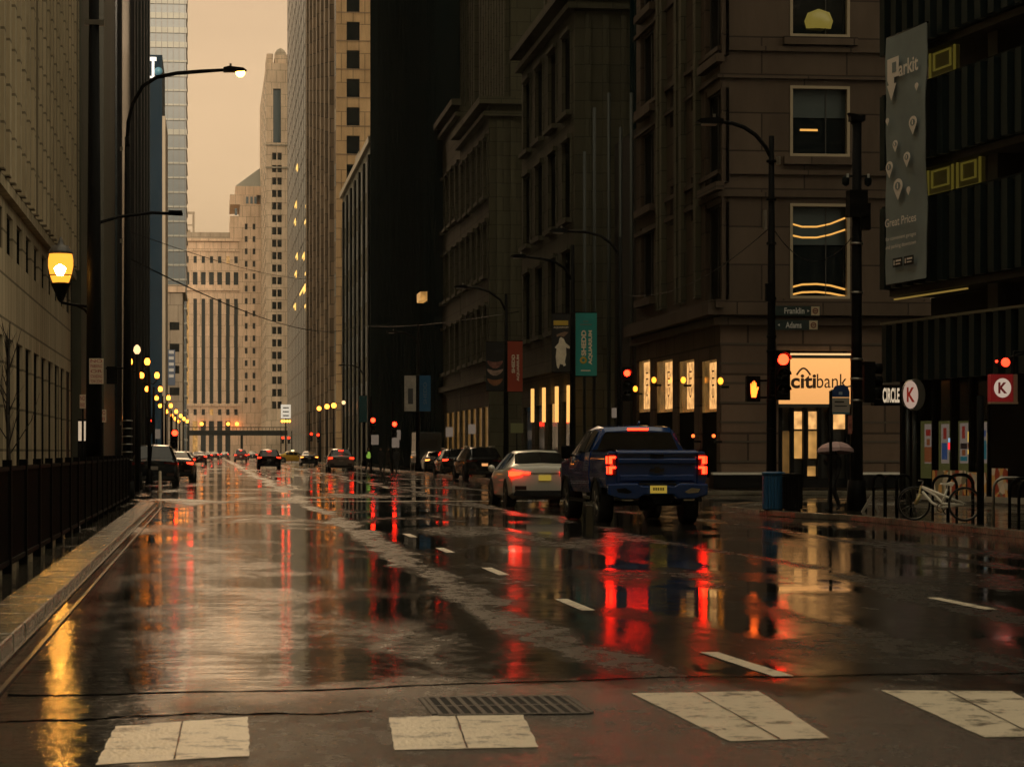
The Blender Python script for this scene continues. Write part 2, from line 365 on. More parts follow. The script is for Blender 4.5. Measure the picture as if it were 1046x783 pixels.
# ================================================================== GROUND
def wet_asphalt(name, base, wetlo, wethi, puddle_scale, rip, seed=0.0):
    m = bpy.data.materials.new(name); m.use_nodes = True; n = m.node_tree; b = n.nodes['Principled BSDF']; L = n.links.new
    g = n.nodes.new('ShaderNodeNewGeometry')
    def noise(scale, detail, stretch=(1, 1, 1), rough=0.6, off=0.0, dist=0.0):
        mp = n.nodes.new('ShaderNodeMapping'); mp.inputs['Scale'].default_value = stretch; mp.inputs['Location'].default_value = (off, off * 2, 0)
        t = n.nodes.new('ShaderNodeTexNoise'); t.inputs['Scale'].default_value = scale; t.inputs['Detail'].default_value = detail
        t.inputs['Roughness'].default_value = rough; t.inputs['Distortion'].default_value = dist
        L(g.outputs['Position'], mp.inputs[0]); L(mp.outputs[0], t.inputs[0]); return t.outputs[0]
    def ramp(x, p0, p1, v0, v1):
        r = n.nodes.new('ShaderNodeMapRange'); r.interpolation_type = 'SMOOTHSTEP'
        for k, v in zip((1, 2, 3, 4), (p0, p1, v0, v1)): r.inputs[k].default_value = v
        L(x, r.inputs[0]); return r.outputs[0]
    def math_(op, a, c):
        q = n.nodes.new('ShaderNodeMath'); q.operation = op
        for k, v in enumerate((a, c)):
            if isinstance(v, (int, float)): q.inputs[k].default_value = v
            else: L(v, q.inputs[k])
        return q.outputs[0]
    sep = n.nodes.new('ShaderNodeSeparateXYZ'); L(g.outputs['Position'], sep.inputs[0]); PX, PY = sep.outputs[0], sep.outputs[1]
    pud = noise(puddle_scale, 5, (1.0, 0.30, 1), 0.55, 3.1 + seed, 0.7)       # standing water lies along the wheel tracks
    med = noise(1.1, 6, (1, 0.45, 1), 0.7, 1.7)
    wig = math_('MULTIPLY', math_('SUBTRACT', noise(0.25, 3, (1, 0.3, 1), 0.5, 6.0), 0.5), 2.2)
    def track(x0, wd, k):                                                  # worn crown between the wheel paths: drains first
        dd_ = math_('ABSOLUTE', math_('SUBTRACT', math_('ADD', PX, wig), x0), 0)
        return math_('MULTIPLY', ramp(dd_, 0.0, wd, k, 0.0), ramp(med, 0.35, 0.6, 0.25, 1.0))
    tr = math_('ADD', math_('ADD', track(2.75, 0.45, 0.30), track(7.3, 0.4, 0.26)), math_('ADD', track(5.4, 0.3, 0.12), track(10.2, 0.35, 0.2)))
    near = ramp(math_('ADD', PY, math_('MULTIPLY', med, 4.0)), 15.6, 18.6, 1.0, 0.0) if seed == 0 else math_('MULTIPLY', PX, 0.0)
    gut = math_('MULTIPLY', ramp(math_('ADD', PX, math_('MULTIPLY', med, 0.7)), 0.25, -0.1, 0.0, 1.0), ramp(PY, 34.0, 22.0, 0.0, 1.0))   # water standing along the kerb
    near = math_('MULTIPLY', near, math_('SUBTRACT', 1.0, gut))
    grain = noise(30, 5, (1, 0.6, 1), 0.85); fine = noise(6, 5, (1, 0.5, 1), 0.7)
    src = math_('SUBTRACT', math_('ADD', math_('ADD', pud, tr), math_('MULTIPLY', near, 0.17)), math_('MULTIPLY', gut, 0.4))
    wetk = ramp(math_('ADD', src, math_('MULTIPLY', math_('SUBTRACT', fine, 0.5), 0.12)), 0.45, 0.70, 0.0, 1.0)                                   # 0 = standing water, 1 = only damp
    rough = math_('ADD', math_('MULTIPLY', wetk, wethi - wetlo), wetlo)
    rough = math_('MULTIPLY', rough, ramp(fine, 0.3, 0.7, 0.65, 1.3))
    rough = math_('SUBTRACT', rough, math_('MULTIPLY', near, math_('MULTIPLY', ramp(med, 0.35, 0.62, 1.0, 0.2), 0.12))); L(rough, b.inputs['Roughness'])
    c = n.nodes.new('ShaderNodeValToRGB'); c.color_ramp.elements[0].position = 0.25; c.color_ramp.elements[1].position = 0.8
    c.color_ramp.elements[0].color = (*[x * 0.6 for x in base], 1); c.color_ramp.elements[1].color = (*[x * 1.9 for x in base], 1)
    L(noise(2.3, 9, (1, 0.5, 1), 0.75), c.inputs[0])
    mx = n.nodes.new('ShaderNodeMixRGB'); mx.blend_type = 'MULTIPLY'; L(math_('ADD', math_('MULTIPLY', wetk, 0.5), near), mx.inputs[0]); mx.use_clamp = False; L(c.outputs[0], mx.inputs[1])
    L(ramp(grain, 0.45, 0.62, 0.03, 1.7), mx.inputs[2]); L(mx.outputs[0], b.inputs['Base Color'])
    b.inputs['IOR'].default_value = 1.45; b.inputs['Specular IOR Level'].default_value = 0.5
    # relief: long swells; ripples whose crests lie across the street; stone chips where it is only damp
    swell = noise(0.5, 2, (1, 0.6, 1), 0.4); ripple = math_('SUBTRACT', noise(10.0, 4, (0.36, 1.4, 1), 0.64), 0.5)
    amp = ramp(noise(0.22, 3, (1, 0.45, 1), 0.55, 9.0), 0.44, 0.58, 0.05, 1.0)
    amp = math_('ADD', amp, math_('MULTIPLY', ramp(math_('ADD', PX, math_('MULTIPLY', fine, 1.5)), 4.0, 2.0, 0.0, 1.0), math_('MULTIPLY', ramp(PY, 50.0, 28.0, 0.25, 5.6), ramp(noise(0.7, 4, (1, 0.35, 1), 0.65, 21.0), 0.38, 0.60, 0.14, 1.0))))
    h = math_('ADD', math_('MULTIPLY', swell, 0.004), math_('MULTIPLY', math_('MULTIPLY', ripple, amp), rip))
    band = math_('SUBTRACT', noise(1.9, 5, (0.42, 1.0, 1), 0.62, 12.0), 0.5); h = math_('ADD', h, math_('MULTIPLY', math_('MULTIPLY', band, math_('ADD', math_('MINIMUM', amp, 2.2), 0.12)), 0.0050))
    h = math_('ADD', h, math_('MULTIPLY', math_('MULTIPLY', grain, math_('ADD', wetk, math_('MULTIPLY', near, 3.5))), 0.0026))
    bu = n.nodes.new('ShaderNodeBump'); bu.inputs['Strength'].default_value = 1.0; bu.inputs['Distance'].default_value = 1.0
    L(h, bu.inputs['Height']); L(bu.outputs[0], b.inputs['Normal']); MAT[name] = m; return m
ASPH = wet_asphalt('wet_asphalt', (0.020, 0.0195, 0.017), 0.02, 0.30, 0.40, 0.0016)
PAVE = wet_asphalt('wet_pavement', (0.05, 0.045, 0.034), 0.03, 0.2, 0.8, 0.0014, 5.0)

b = MB(); b.quad((-890, -185, 0), (890, -185, 0), (890, 1495, 0), (-890, 1495, 0)); struct(b.build('street', ASPH))
ZS = 0.12
# left pavement, its kerb of stone slabs, and the widening behind the kerb's end
def rounded(pts): return pts
b = MB(); b.prism([(-40, 8), (-1.85, 8), (-1.85, 66), (-2.3, 71.5), (-3.4, 74), (-4.6, 76), (-4.6, 400), (-40, 400)], 0.0, ZS); struct(b.build('left_sidewalk', PAVE))
kb = MB(); y = 8.0
CURB = mat('kerb_stone', (0.15, 0.13, 0.095), 0.14, var=0.55, vscale=1.3, bump=0.35, bscale=12)
kb.box(-1.845, -1.43, 8, 66, 0, .12)
while y < 66: kb.box(-1.847, -1.42, y, y + 1.15, 0.0, ZS + 0.012 + random.uniform(-.003, .003)); y += 1.2
struct(kb.build('left_kerb', CURB, bevel=0.02))
kb = MB(); kb.box(-1.418, -1.385, 8, 66, 0.001, 0.02); kb.box(-1.27, -1.24, 8, 66, 0.001, 0.018); struct(kb.build('gutter_rail', mat('wet_iron', (.05, .042, .032), .25, metal=.5)))
kb = MB(); kb.prism([(-1.42, 66), (-1.6, 69), (-2.05, 72), (-3.2, 74.4), (-4.2, 76), (-4.2, 300), (-4.59, 300), (-4.59, 76.2), (-3.45, 74.05), (-2.33, 71.6), (-1.86, 68.5), (-1.86, 66)], 0.0, ZS + 0.01); struct(kb.build('left_kerb_return', CURB))
# right pavements: near block with a rounded corner, far block
near = [(13.5, 5), (13.5, 49), (13.3, 52), (12.7, 54.5), (12.45, 57), (12.45, 60.5), (12.9, 63.5), (14.0, 65.8), (15.6, 66.8), (45, 66.8), (45, 5)]
b = MB(); b.prism(near, 0.0, ZS); struct(b.build('right_sidewalk', PAVE))
far = [(45, 83.5), (15.8, 83.5), (14.4, 84.3), (13.7, 86.5), (13.5, 90), (13.5, 420), (45, 420)]
b = MB(); b.prism(far, 0.0, ZS); struct(b.build('far_right_sidewalk', PAVE))
def kerb_line(pts, name, wd=0.2):
    n_ = len(pts); L_ = [Vector((p[0], p[1])) for p in pts]; b = MB(); outer = []; inner = []
    for i, p in enumerate(L_):
        t = (L_[min(i + 1, n_ - 1)] - L_[max(i - 1, 0)]).normalized(); nn = Vector((-t.y, t.x))
        outer.append(tuple(p + nn * 0.012)); inner.append(tuple(p - nn * wd))
    b.prism(outer + inner[::-1], 0.0, ZS + 0.008); struct(b.build(name, CURB, bevel=0.015))
kerb_line(near[:10], 'right_kerb'); kerb_line(far[:6], 'far_right_kerb')
# painted markings, placed on the road where the photograph shows them
PAINT = mat('worn_road_paint', (0.52, 0.47, 0.37), 0.3, var=0.3, vscale=4, bump=0.25, bscale=40)
def worn(m):
    n = m.node_tree; b = n.nodes['Principled BSDF']; g = n.nodes.new('ShaderNodeNewGeometry')
    t = n.nodes.new('ShaderNodeTexNoise'); t.inputs['Scale'].default_value = 4; t.inputs['Detail'].default_value = 12; t.inputs['Roughness'].default_value = 0.8
    n.links.new(g.outputs['Position'], t.inputs[0]); r = n.nodes.new('ShaderNodeValToRGB')
    r.color_ramp.elements[0].position = 0.41; r.color_ramp.elements[0].color = (0.10, 0.085, 0.06, 1)
    r.color_ramp.elements[1].position = 0.47; r.color_ramp.elements[1].color = (0.74, 0.65, 0.50, 1)
    e = r.color_ramp.elements.new(0.7); e.color = (0.85, 0.75, 0.58, 1)
    n.links.new(t.outputs[0], r.inputs[0]); n.links.new(r.outputs[0], b.inputs['Base Color'])
worn(PAINT)
def ragged(c, n_=14, j=0.005):
    pts = []
    for i in range(4):
        p, q = Vector(c[i][:2]), Vector(c[(i + 1) % 4][:2])
        for k in range(n_):
            v = p.lerp(q, k / n_); pts.append((v.x + random.uniform(-j, j), v.y + random.uniform(-j, j) * 2, 0.004))
    return pts
bars = [[(118, 742), (253, 732), (255, 772), (98, 781)], [(397, 733), (533, 728), (550, 763), (403, 766)],
        [(645, 708), (775, 706), (848, 754), (745, 757)], [(900, 705), (1034, 706), (1112, 752), (1005, 753)]]
for c in bars:
    q = [gp(*p) for p in c]
    b = MB(); b.poly(ragged(q)); struct(b.build('crosswalk_bar', PAINT))
    m0 = [(q[0][k] + q[1][k]) / 2 for k in (0, 1)]; m1 = [(q[2][k] + q[3][k]) / 2 for k in (0, 1)]     # the joint cracked down the middle of the bar
    b = MB(); pts = []
    for s in (0.007, -0.007):
        rr = [(m0[0] * (1 - t) + m1[0] * t + s * random.uniform(.3, 1), m0[1] * (1 - t) + m1[1] * t, 0.008) for t in [i / 10 for i in range(11)]]
        pts += rr if s > 0 else rr[::-1]
    b.poly(pts); struct(b.build('paint_crack', ASPH))
def dash(x, y0, y1, wd=0.13):
    b = MB(); b.poly(ragged([(x, y0), (x + wd, y0), (x + wd, y1), (x, y1)], 8, 0.004)); struct(b.build('lane_marking', PAINT))
b = MB(); b.poly(ragged([(3.60, 16.1), (3.74, 16.1), (3.64, 18.1), (3.51, 18.1)], 8, .004)); struct(b.build('lane_marking', PAINT))
for y0, y1 in ((23.0, 24.8), (29.7, 31.6), (36.4, 38.2), (43.0, 44.8)): dash(3.36, y0, y1)
dash(7.05, 22.7, 24.6)
for y0 in range(100, 240, 9): dash(3.3, y0, y0 + 3)
for y0 in range(100, 240, 9): dash(6.9, y0, y0 + 3)
b = MB(); b.quad((-1.3, 74, .004), (13.2, 74, .004), (13.2, 74.5, .004), (-1.3, 74.5, .004)); struct(b.build('stop_line', PAINT))
# drain grate in the road
q = [gp(435, 712), gp(578, 709), gp(602, 727), gp(443, 729)]
for (p0, p1, wob) in (((-1.2, 15.35), (6.2, 16.4), .12), ((6.2, 16.4), (13.3, 17.3), .1), ((-1.2, 13.9), (.9, 14.2), .08)):
    up, dn = [], []; n_ = 60 if p1[1] < 40 else 120; o1 = random.random() * 6
    for k in range(n_ + 1):
        s_ = k / n_; x = p0[0] + (p1[0] - p0[0]) * s_; y = p0[1] + (p1[1] - p0[1]) * s_; al = p1[1] > 40
        d_ = wob * (math.sin(s_ * 9 + o1) + .4 * math.sin(s_ * 31 + o1)) + random.uniform(-.012, .012); tt = random.uniform(.010, .03) * (1.6 if not al else .7)
        if al: up.append((x + d_, y, .0035)); dn.append((x + d_ + tt, y, .0035))
        else: up.append((x, y + d_, .0035)); dn.append((x, y + d_ + tt * 2, .0035))
    b = MB()
    for k in range(n_): b.quad(up[k], up[k + 1], dn[k + 1], dn[k])
    struct(b.build('asphalt_crack', mat('tar_seam', (.005, .005, .005), .95, bump=.3, bscale=40, spec=0.0)))
t = thing('drain_grate', 'dark iron drain grate set in the asphalt just beyond the crosswalk bars', 'drain grate', (1.66, 14.4, 0))
IRON = mat('cast_iron', (0.03, 0.027, 0.022), 0.35, var=0.5, vscale=9, bump=0.6, bscale=50)
b = MB(); x0, x1, y0, y1 = 1.24, 2.08, 13.95, 14.9
b.box(x0, x1, y0, y1, 0.001, 0.006); b.build('pit', mat('pit_black', (0.002, 0.002, 0.002), 0.9), t)
b = MB(); b.box(x0 - .03, x0, y0, y1, 0, .009); b.box(x1, x1 + .03, y0, y1, 0, .009); b.box(x0, x1, y0 - .05, y0, 0, .009); b.box(x0, x1, y1, y1 + .05, 0, .009); b.build('rim', IRON, t)
b = MB()
for i in range(14): x = x0 + .02 + i * .0615; b.box(x - .014, x + .010 + random.uniform(-.003, .004), y0, y1, .0065, .0095)
b.box(x0, x1, 14.38, 14.43, .0065, .0090); b.build('bars', IRON, t)

# ================================================================== LEFT SIDE BUILDINGS
XL = -7.0
def left_face(parent, b, Y0, Y1, X, z1, holes, depth, z0=0.15):
    wall_holes(b, (X, Y0, 0), (0, 1, 0), (1, 0, 0), Y1 - Y0, z0, z1, holes, depth)
# pale stone office block with an arcade
Y0, Y1 = 52.0, yx(72, XL)
t = thing('office_building', 'pale stone office block with tall arcade openings behind the black fence on the left', 'building', (XL - 10, (Y0 + Y1) / 2, 0.15))
b = MB(); holes = []; y = Y1 - Y0 - 3.2
while y > 2: holes.append((y - .6, y + 2.6, 0.16, 5.4)); holes.append((y - .4, y + 2.4, 8.3, 9.7)); y -= 4.6
left_face(t, b, Y0, Y1, XL, 10.1, holes, .16)
shell(b, XL - 20, XL, Y0, Y1, 0.15, 46, ('x1',)); b.build('wall', LIME, t)
b = MB(); b.box(XL, XL + .28, Y0, Y1 + .2, 10.1, 10.5); b.build('belt_course', LIME, t)
b = MB(); b.quad((XL - .002, Y0, 10.1), (XL - .002, Y1, 10.1), (XL - .002, Y1, 46), (XL - .002, Y0, 46)); b.build('upper_wall', LIME, t)
y = Y1 - 0.5
while y > Y0:
    b = MB(); b.box(XL, XL + .45, y - .6, y + .1, 10.5, 46); b.build('rib', LIME, t); y -= 2.3
windows(t, (XL, Y0, 0), (0, 1, 0), (1, 0, 0), holes, .16, RECESS, None, 100, 0)

# dark tower of olive fins and black glass
Ya, Yb = Y1 + 2.0, yx(118, -6.8)
t = thing('dark_tower', 'near black office tower with broad olive stone fins, left side past the pale block', 'building', (-17, (Ya + Yb) / 2, .15))
b = MB(); b.box(-30, -7.3, Ya, Yb, .15, 150); b.build('wall', TEALM, t)
for px0, px1 in ((83, 95), (106, 117.5)):
    b = MB(); b.box(-7.3, -6.8, yx(px0, -6.8), yx(px1, -6.8), .15, 150); b.build('fin', OLIVE, t)
for px0, px1 in ((72.5, 78), (98, 103)):
    b = MB(); b.box(-7.3, -7.05, yx(px0, -6.8) , yx(px1, -6.8), .15, 150); b.build('fin', BLACKM, t)
Yc = yx(137, -6.5)
t = thing('teal_glass_tower', 'blackish teal glass tower standing behind the pole with the tall curved lamp arm', 'building', (-17, (Yb + Yc) / 2, .15))
b = MB(); b.box(-30, -6.7, Yb + .3, Yc, .15, 150); b.build('wall', GLASST, t)
b = MB(); b.box(-6.7, -6.4, Yc - 2.0, Yc - .2, .15, 150); b.box(-6.7, -6.4, Yb + .4, Yb + 2.5, .15, 150); b.build('corner_fin', BLACKM, t)
Yd = yx(151, -6.5)
t = thing('bronze_glass_tower', 'bronze mirror glass tower with wavy reflections left of the blue slab', 'building', (-17, (Yc + Yd) / 2, .15))
b = MB(); b.box(-30, -6.6, Yc + .3, Yd, .15, 150); b.build('wall', MIRROR, t)
yy = Yc + 3
while yy < Yd:
    b = MB(); b.box(-6.6, -6.3, yy, yy + 2.2, .15, 150); b.build('mullion', DARKM, t); yy += 11
# blue slab with its letter
Yq = 420.0
t = thing('blue_tower', 'slim dark blue slab tower with a pale letter T near its top', 'building', (xy(158, Yq) - 2, Yq + 10, 0.0))
xr = xy(168, Yq); xl = xr - 14; zt = zz(60, Yq * 1.0)
b = MB(); b.box(xl, xr - .35, Yq, Yq + 25, 0, zt); b.build('wall', BLUEP, t)
b = MB(); b.box(xr - .35, xr + .15, Yq - .3, Yq + 25, 0, zt - 10); b.build('edge_strip', FRAMEC, t)
b = MB(); cx_ = xy(157, Yq); zc = zz(73, Yq)
b.box(cx_ - .65, cx_ + .45, Yq - .3, Yq - .02, zc + 1.1, zc + 1.7); b.box(cx_ - .3, cx_ + .1, Yq - .3, Yq - .02, zc - 1.4, zc + 1.1); b.box(cx_ - .6, cx_ + .4, Yq - .3, Yq - .02, zc - 1.7, zc - 1.4)
b.box(cx_ - .95, cx_ - .65, Yq - .3, Yq - .02, zc + .7, zc + 1.7); b.build('letter', emis('pale_letter', (1, .9, .75), .7), t)
b = MB(); b.sphere((xy(162, Yq), Yq - .1, zc - .6), .7); b.build('emblem', mat('pale_blue', (.1, .3, .45), .4), t)
# tall banded glass tower behind
Yq = 600.0; xr = xy(190, Yq); xl = xy(135, Yq)
t = thing('banded_glass_tower', 'tall grey glass tower with pale horizontal floor bands against the sky', 'building', ((xl + xr) / 2, Yq + 12, 0))
b = MB(); b.box(xl, xr, Yq + .4, Yq + 26, 0, 150); b.build('wall', GLASSB, t)
z = 4.0
BAND = mat('pale_spandrel', (.30, .30, .26), .5, var=.15, vscale=.2)
while z < 149:
    py = HY - (z - CAMZ) * F / Yq
    b = MB(); th = 1.35 if py < 62 or 132 < py < 150 else 0.45; b.box(xl, xr + .2, Yq, Yq + .39, z, z + th); b.box(xr + .001, xr + .2, Yq + .4, Yq + 26, z, z + th); b.build('floor_band', BAND, t); z += 3.4
x = xl
b = MB()
while x < xr: b.box(x, x + .14, Yq - .12, Yq - .01, 2, 149.5); x += 1.35
b.build('mullions', FRAMED, t)
# lower grey block stepping out from under it
Yq = 480.0; xr = xy(186.5, Yq); xl = xy(160, Yq)
t = thing('stepped_grey_block', 'low grey stone block with a projecting ledge at the left end of the street', 'building', (xr - 3, Yq + 10, 0))
b = MB(); b.box(xl, xr, Yq, Yq + 28, 0, zz(292, Yq)); b.build('wall', FARST2, t)
b = MB(); b.box(xl, xr + .5, Yq - .6, Yq + 28, zz(300, Yq), zz(294, Yq) ); b.build('ledge', FARST, t)
for py in (330, 352, 374, 396):
    b = MB(); b.box(xr - 2.4, xr - .6, Yq - .05, Yq + .1, zz(py + 8, Yq), zz(py, Yq)); b.build('window', GLASS, t)
b = MB(); b.box(xy(171, Yq), xy(179, Yq), Yq - .25, Yq - .05, zz(394, Yq), zz(358, Yq)); b.build('sign_board', mat('dusky_blue_board', (.03, .06, .12), .5), t)
b = MB()
for k in range(5): b.box(xy(172.5, Yq), xy(177.5, Yq), Yq - .3, Yq - .26, zz(386 - k * 6, Yq), zz(383 - k * 6, Yq))
b.build('board_marks', mat('pale_marks', (.5, .5, .5), .5), t)

# ================================================================== END OF THE STREET
Yq = 800.0; S = F / Yq
t = thing('civic_tower_block', 'broad pale stone block closing the end of the street, tall window strips', 'building', (20, Yq + 15, 0))
xa, xb, xc = xy(184, Yq), xy(236, Yq), xy(300, Yq); zA, zB = zz(247, Yq), zz(210, Yq)
Wd = xc - xa; b = MB(); holes = []
U_ = lambda px: xy(px, Yq) - xa
strips = [191 + 8.35 * k for k in range(7)]
for c in strips:
    holes.append((U_(c - 1.9), U_(c + 1.9), zz(413, Yq), zz(306, Yq)))
    holes.append((U_(c - 2.4), U_(c + 2.4), zz(292, Yq), zz(279, Yq))); holes.append((U_(c - 1.7), U_(c + 1.7), zz(270, Yq), zz(263, Yq)))
    holes.append((U_(c - 1.7), U_(c + 1.7), zz(424, Yq), zz(418, Yq)))
    if c < 240: holes.append((U_(c - 2.6), U_(c + 2.6), 0.3, zz(430, Yq)))
py = 217
while py < 412:
    if py > 222:
        for c in (251.5, 259.5): holes.append((U_(c - 1.4), U_(c + 1.4), zz(py + 6, Yq), zz(py, Yq)))
    py += 12.6
hA = [h for h in holes if h[0] < U_(245)]; hB = [(h[0] - U_(245), h[1] - U_(245), h[2], h[3]) for h in holes if h[0] >= U_(245)]
wall_holes(b, (xa, Yq, 0), (1, 0, 0), (0, -1, 0), U_(245), 0, zA, hA, .9)
wall_holes(b, (xy(245, Yq), Yq, 0), (1, 0, 0), (0, -1, 0), U_(300) - U_(245), 0, zB, hB, .9)
shell(b, xa, xy(245, Yq), Yq, Yq + 40, 0, zA, ('y0', 'x1')); shell(b, xy(245, Yq), xc, Yq, Yq + 40, 0, zB, ('y0',)); b.build('wall', FARST, t)
windows(t, (xa, Yq, 0), (1, 0, 0), (0, -1, 0), hA, .9, lambda i: GLASSF if i % 9 else WARM, None, 60)
windows(t, (xy(245, Yq), Yq, 0), (1, 0, 0), (0, -1, 0), hB, .9, lambda i: GLASSF, None, 40)
for py, pr in ((298, .8), (248, 1.2), (258, .5), (415, .7)):
    b = MB(); b.box(xa - .3, xy(244.5, Yq), Yq - pr, Yq - .02, zz(py, Yq), zz(py - 2.6, Yq)); b.build('cornice', FARST, t)
b = MB(); b.box(xa, xb, Yq + 1, Yq + 30, zA, zz(238.5, Yq)); b.build('parapet', FARST2, t)
b = MB(); b.box(xy(235, Yq), xy(262, Yq), Yq + .8, Yq + 34, zB, zz(200, Yq)); b.box(xy(240.5, Yq), xc, Yq + 1.6, Yq + 32, zz(200, Yq), zz(191, Yq)); b.box(xy(235, Yq), xy(245, Yq) - .01, Yq + .05, Yq + 34, zA, zz(222, Yq)); b.build('upper_storeys', FARST, t)
for c in (241, 246, 252.5, 257, 261):
    b = MB(); b.box(xy(c - 1.3, Yq), xy(c + 1.3, Yq), Yq + .6, Yq + .85, zz(221 if c < 248 else 209, Yq), zz(214 if c < 248 else 202, Yq)); b.build('window', GLASSB, t)
b = MB(); p = [xy(240.5, Yq), xc]; z0 = zz(191, Yq); z1 = zz(160, Yq); ym = Yq + 17
i = len(b.v); b.v += [(p[0], Yq + 1.6, z0), (p[1], Yq + 1.6, z0), (p[1], Yq + 32, z0), (p[0], Yq + 32, z0), (xy(276, Yq), ym, z1)]
for q in ((0, 1, 4), (1, 2, 4), (2, 3, 4), (3, 0, 4), (3, 2, 1, 0)): b.face([i + k for k in q])
b.build('pyramid_roof', mat('grey_green_roof', (.22, .21, .17), .6), t)
b = MB()
x0, x1 = xy(187, Yq), xy(197.5, Yq); z0, z1 = zA + 2, zz(218, Yq)
for x in (x0, x1): b.box(x - .35, x + .35, Yq + 8, Yq + 8.7, zA, z1)
for z in (z1, ): b.box(x0 - .35, x1 + .35, Yq + 8.01, Yq + 8.69, z, z + .7)
b.box(x0 + .36, x1 - .36, Yq + 8.1, Yq + 8.6, (z0 + z1) / 2 - .2, (z0 + z1) / 2 + .2); b.box(x0 + 1, x1 - 1, Yq + 8.9, Yq + 11, zA, zA + 4); b.build('roof_frame', FARST2, t)
for px in (206, 233, 242): b = MB(); b.sphere((xy(px, Yq), Yq - 1.2, zz(433, Yq)), .55); b.build('wall_lamp', LAMP_O, t)

# tower with paired windows
Yq = 720.0; xa = xy(272, Yq); xb = xy(310, Yq)
t = thing('stepped_stone_tower', 'slim pale stone tower with paired dark windows and a stepped domed top', 'building', ((xa + xb) / 2, Yq + 20, 0))
U_ = lambda px: xy(px, Yq) - xa
holes = []; py = 157.0
while py < 418:
    holes.append((U_(278), U_(282.4), zz(py + 7.5, Yq), zz(py, Yq))); holes.append((U_(283.4), U_(287.8), zz(py + 7.5, Yq), zz(py, Yq))); py += 12.65
holes.append((U_(279), U_(287), zz(147, Yq), zz(92, Yq)))
zt = zz(66, Yq); b = MB(); wall_holes(b, (xa, Yq, 0), (1, 0, 0), (0, -1, 0), xb - xa, 0, zt, holes, 1.0)
shell(b, xa, xb, Yq, Yq + 95, 0, zt, ('y0',)); b.build('wall', FARST, t)
windows(t, (xa, Yq, 0), (1, 0, 0), (0, -1, 0), holes, 1.0, lambda i: GLASS if i < len(holes) - 1 else GLASSB, None, 60)
for py in (150, 173): b = MB(); b.box(xa - .3, xb, Yq - .4, Yq - .01, zz(py, Yq), zz(py - 1.5, Yq)); b.build('cornice', FARST2, t)
b = MB(); b.box(xy(272.5, Yq), xy(279, Yq), Yq + 1, Yq + 20, zt, zz(56, Yq)); b.box(xy(281, Yq), xb, Yq + 1, Yq + 30, zt, zz(57, Yq)); b.build('upper_storeys', FARST, t)
b = MB(); b.lathe((xy(287.5, Yq), Yq + 10, zz(57, Yq)), [(1.7, 0), (1.7, 1.6), (1.2, 2.6), (.5, 3.1), (.1, 3.3)], 16); b.build('dome', FARST2, t)
b = MB(); z = 12
while z < zt - 3:
    for y in (Yq + 6, Yq + 22, Yq + 40, Yq + 60): b.box(xa - .06, xa + .1, y, y + 3, z, z + 2)
    z += 3.5
b.build('side_windows', GLASS, t)
# blue glass tower with lit floors, right
XR = 18.0
Y0, Y1 = yx(315, XR) + .5, yx(292.5, XR)
t = thing('lit_glass_tower', 'dark blue glass tower with yellow lit office ceilings on several floors', 'building', (XR + 10, (Y0 + Y1) / 2, 0))
b = MB(); b.box(XR + .3, XR + 30, Y0, Y1, 0, 150); b.build('wall', GLASSB, t)
b = MB(); z = 5
while z < 149: b.box(XR + .22, XR + .29, Y0, Y1, z, z + .35); z += 4.2
y = Y0 + 4
while y < Y1: b.box(XR + .24, XR + .295, y, y + .25, 1, 149.5); y += 9.5
b.build('floor_lines', FRAMED, t)
WY = emis('yellow_ceiling_light', (1, .55, .12), .8)
for py, sp in ((172, (300, 303)), (210, (298, 302)), (210, (309, 313)), (227, (298, 301)), (227, (308, 312)), (262, (299, 303)), (262, (305, 310)), (280, (298, 302)), (280, (309, 312)), (297, (299, 311)), (313, (297, 301)), (313, (308, 312))):
    ya, yb = yx(sp[1], XR), yx(sp[0], XR); yb = ya + (yb - ya) * .45; d = (ya + yb) / 2; z = zz(py, d)
    b = MB(); b.box(XR + .14, XR + .21, ya, yb, z - .15, z + .35); b.box(XR + .14, XR + .21, ya, ya + (yb - ya) * .3, z - 1.1, z - .151); b.build('lit_window', WY, t)
# brown tower with the tan front
Y0 = yx(343.5, XR); Y1 = yx(315, XR); S0 = dx(343.5, XR)
t = thing('tan_fronted_tower', 'tall tower with a warm tan front, one column of square windows, brown side wall', 'building', (XR + 6, (Y0 + Y1) / 2, 0))
xe = xy(384, Y0); holes = []; U_ = lambda px: xy(px, Y0) - XR
for k in range(-1, 17):
    py = 22 + k * 29.1; holes.append((U_(354), U_(367.5), zz(py + 20, S0), zz(py, S0)))
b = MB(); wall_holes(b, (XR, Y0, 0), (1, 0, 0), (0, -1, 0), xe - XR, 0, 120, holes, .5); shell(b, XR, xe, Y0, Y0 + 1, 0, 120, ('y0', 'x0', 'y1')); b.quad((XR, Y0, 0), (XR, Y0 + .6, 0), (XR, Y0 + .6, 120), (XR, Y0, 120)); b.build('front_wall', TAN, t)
windows(t, (XR, Y0, 0), (1, 0, 0), (0, -1, 0), holes, .5, GLASS, FRAMED, 60, 0)
b = MB(); k = 0
for py in range(8, 460, 29): b.box(XR - .05, xe, Y0 - .07, Y0 - .01, zz(py + 5, S0), zz(py + 4, S0))
b.build('string_courses', mat('tan_shadow_joint', (.25, .16, .09), .6), t)
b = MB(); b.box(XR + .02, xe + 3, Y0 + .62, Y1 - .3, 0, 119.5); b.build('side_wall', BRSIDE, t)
for k in range(7):
    y = Y0 + 8 + k * 15; b = MB(); b.box(XR - .6, XR + .019, y, y + 4.2, 0.15, 119); b.build('bay', BRSIDE, t)
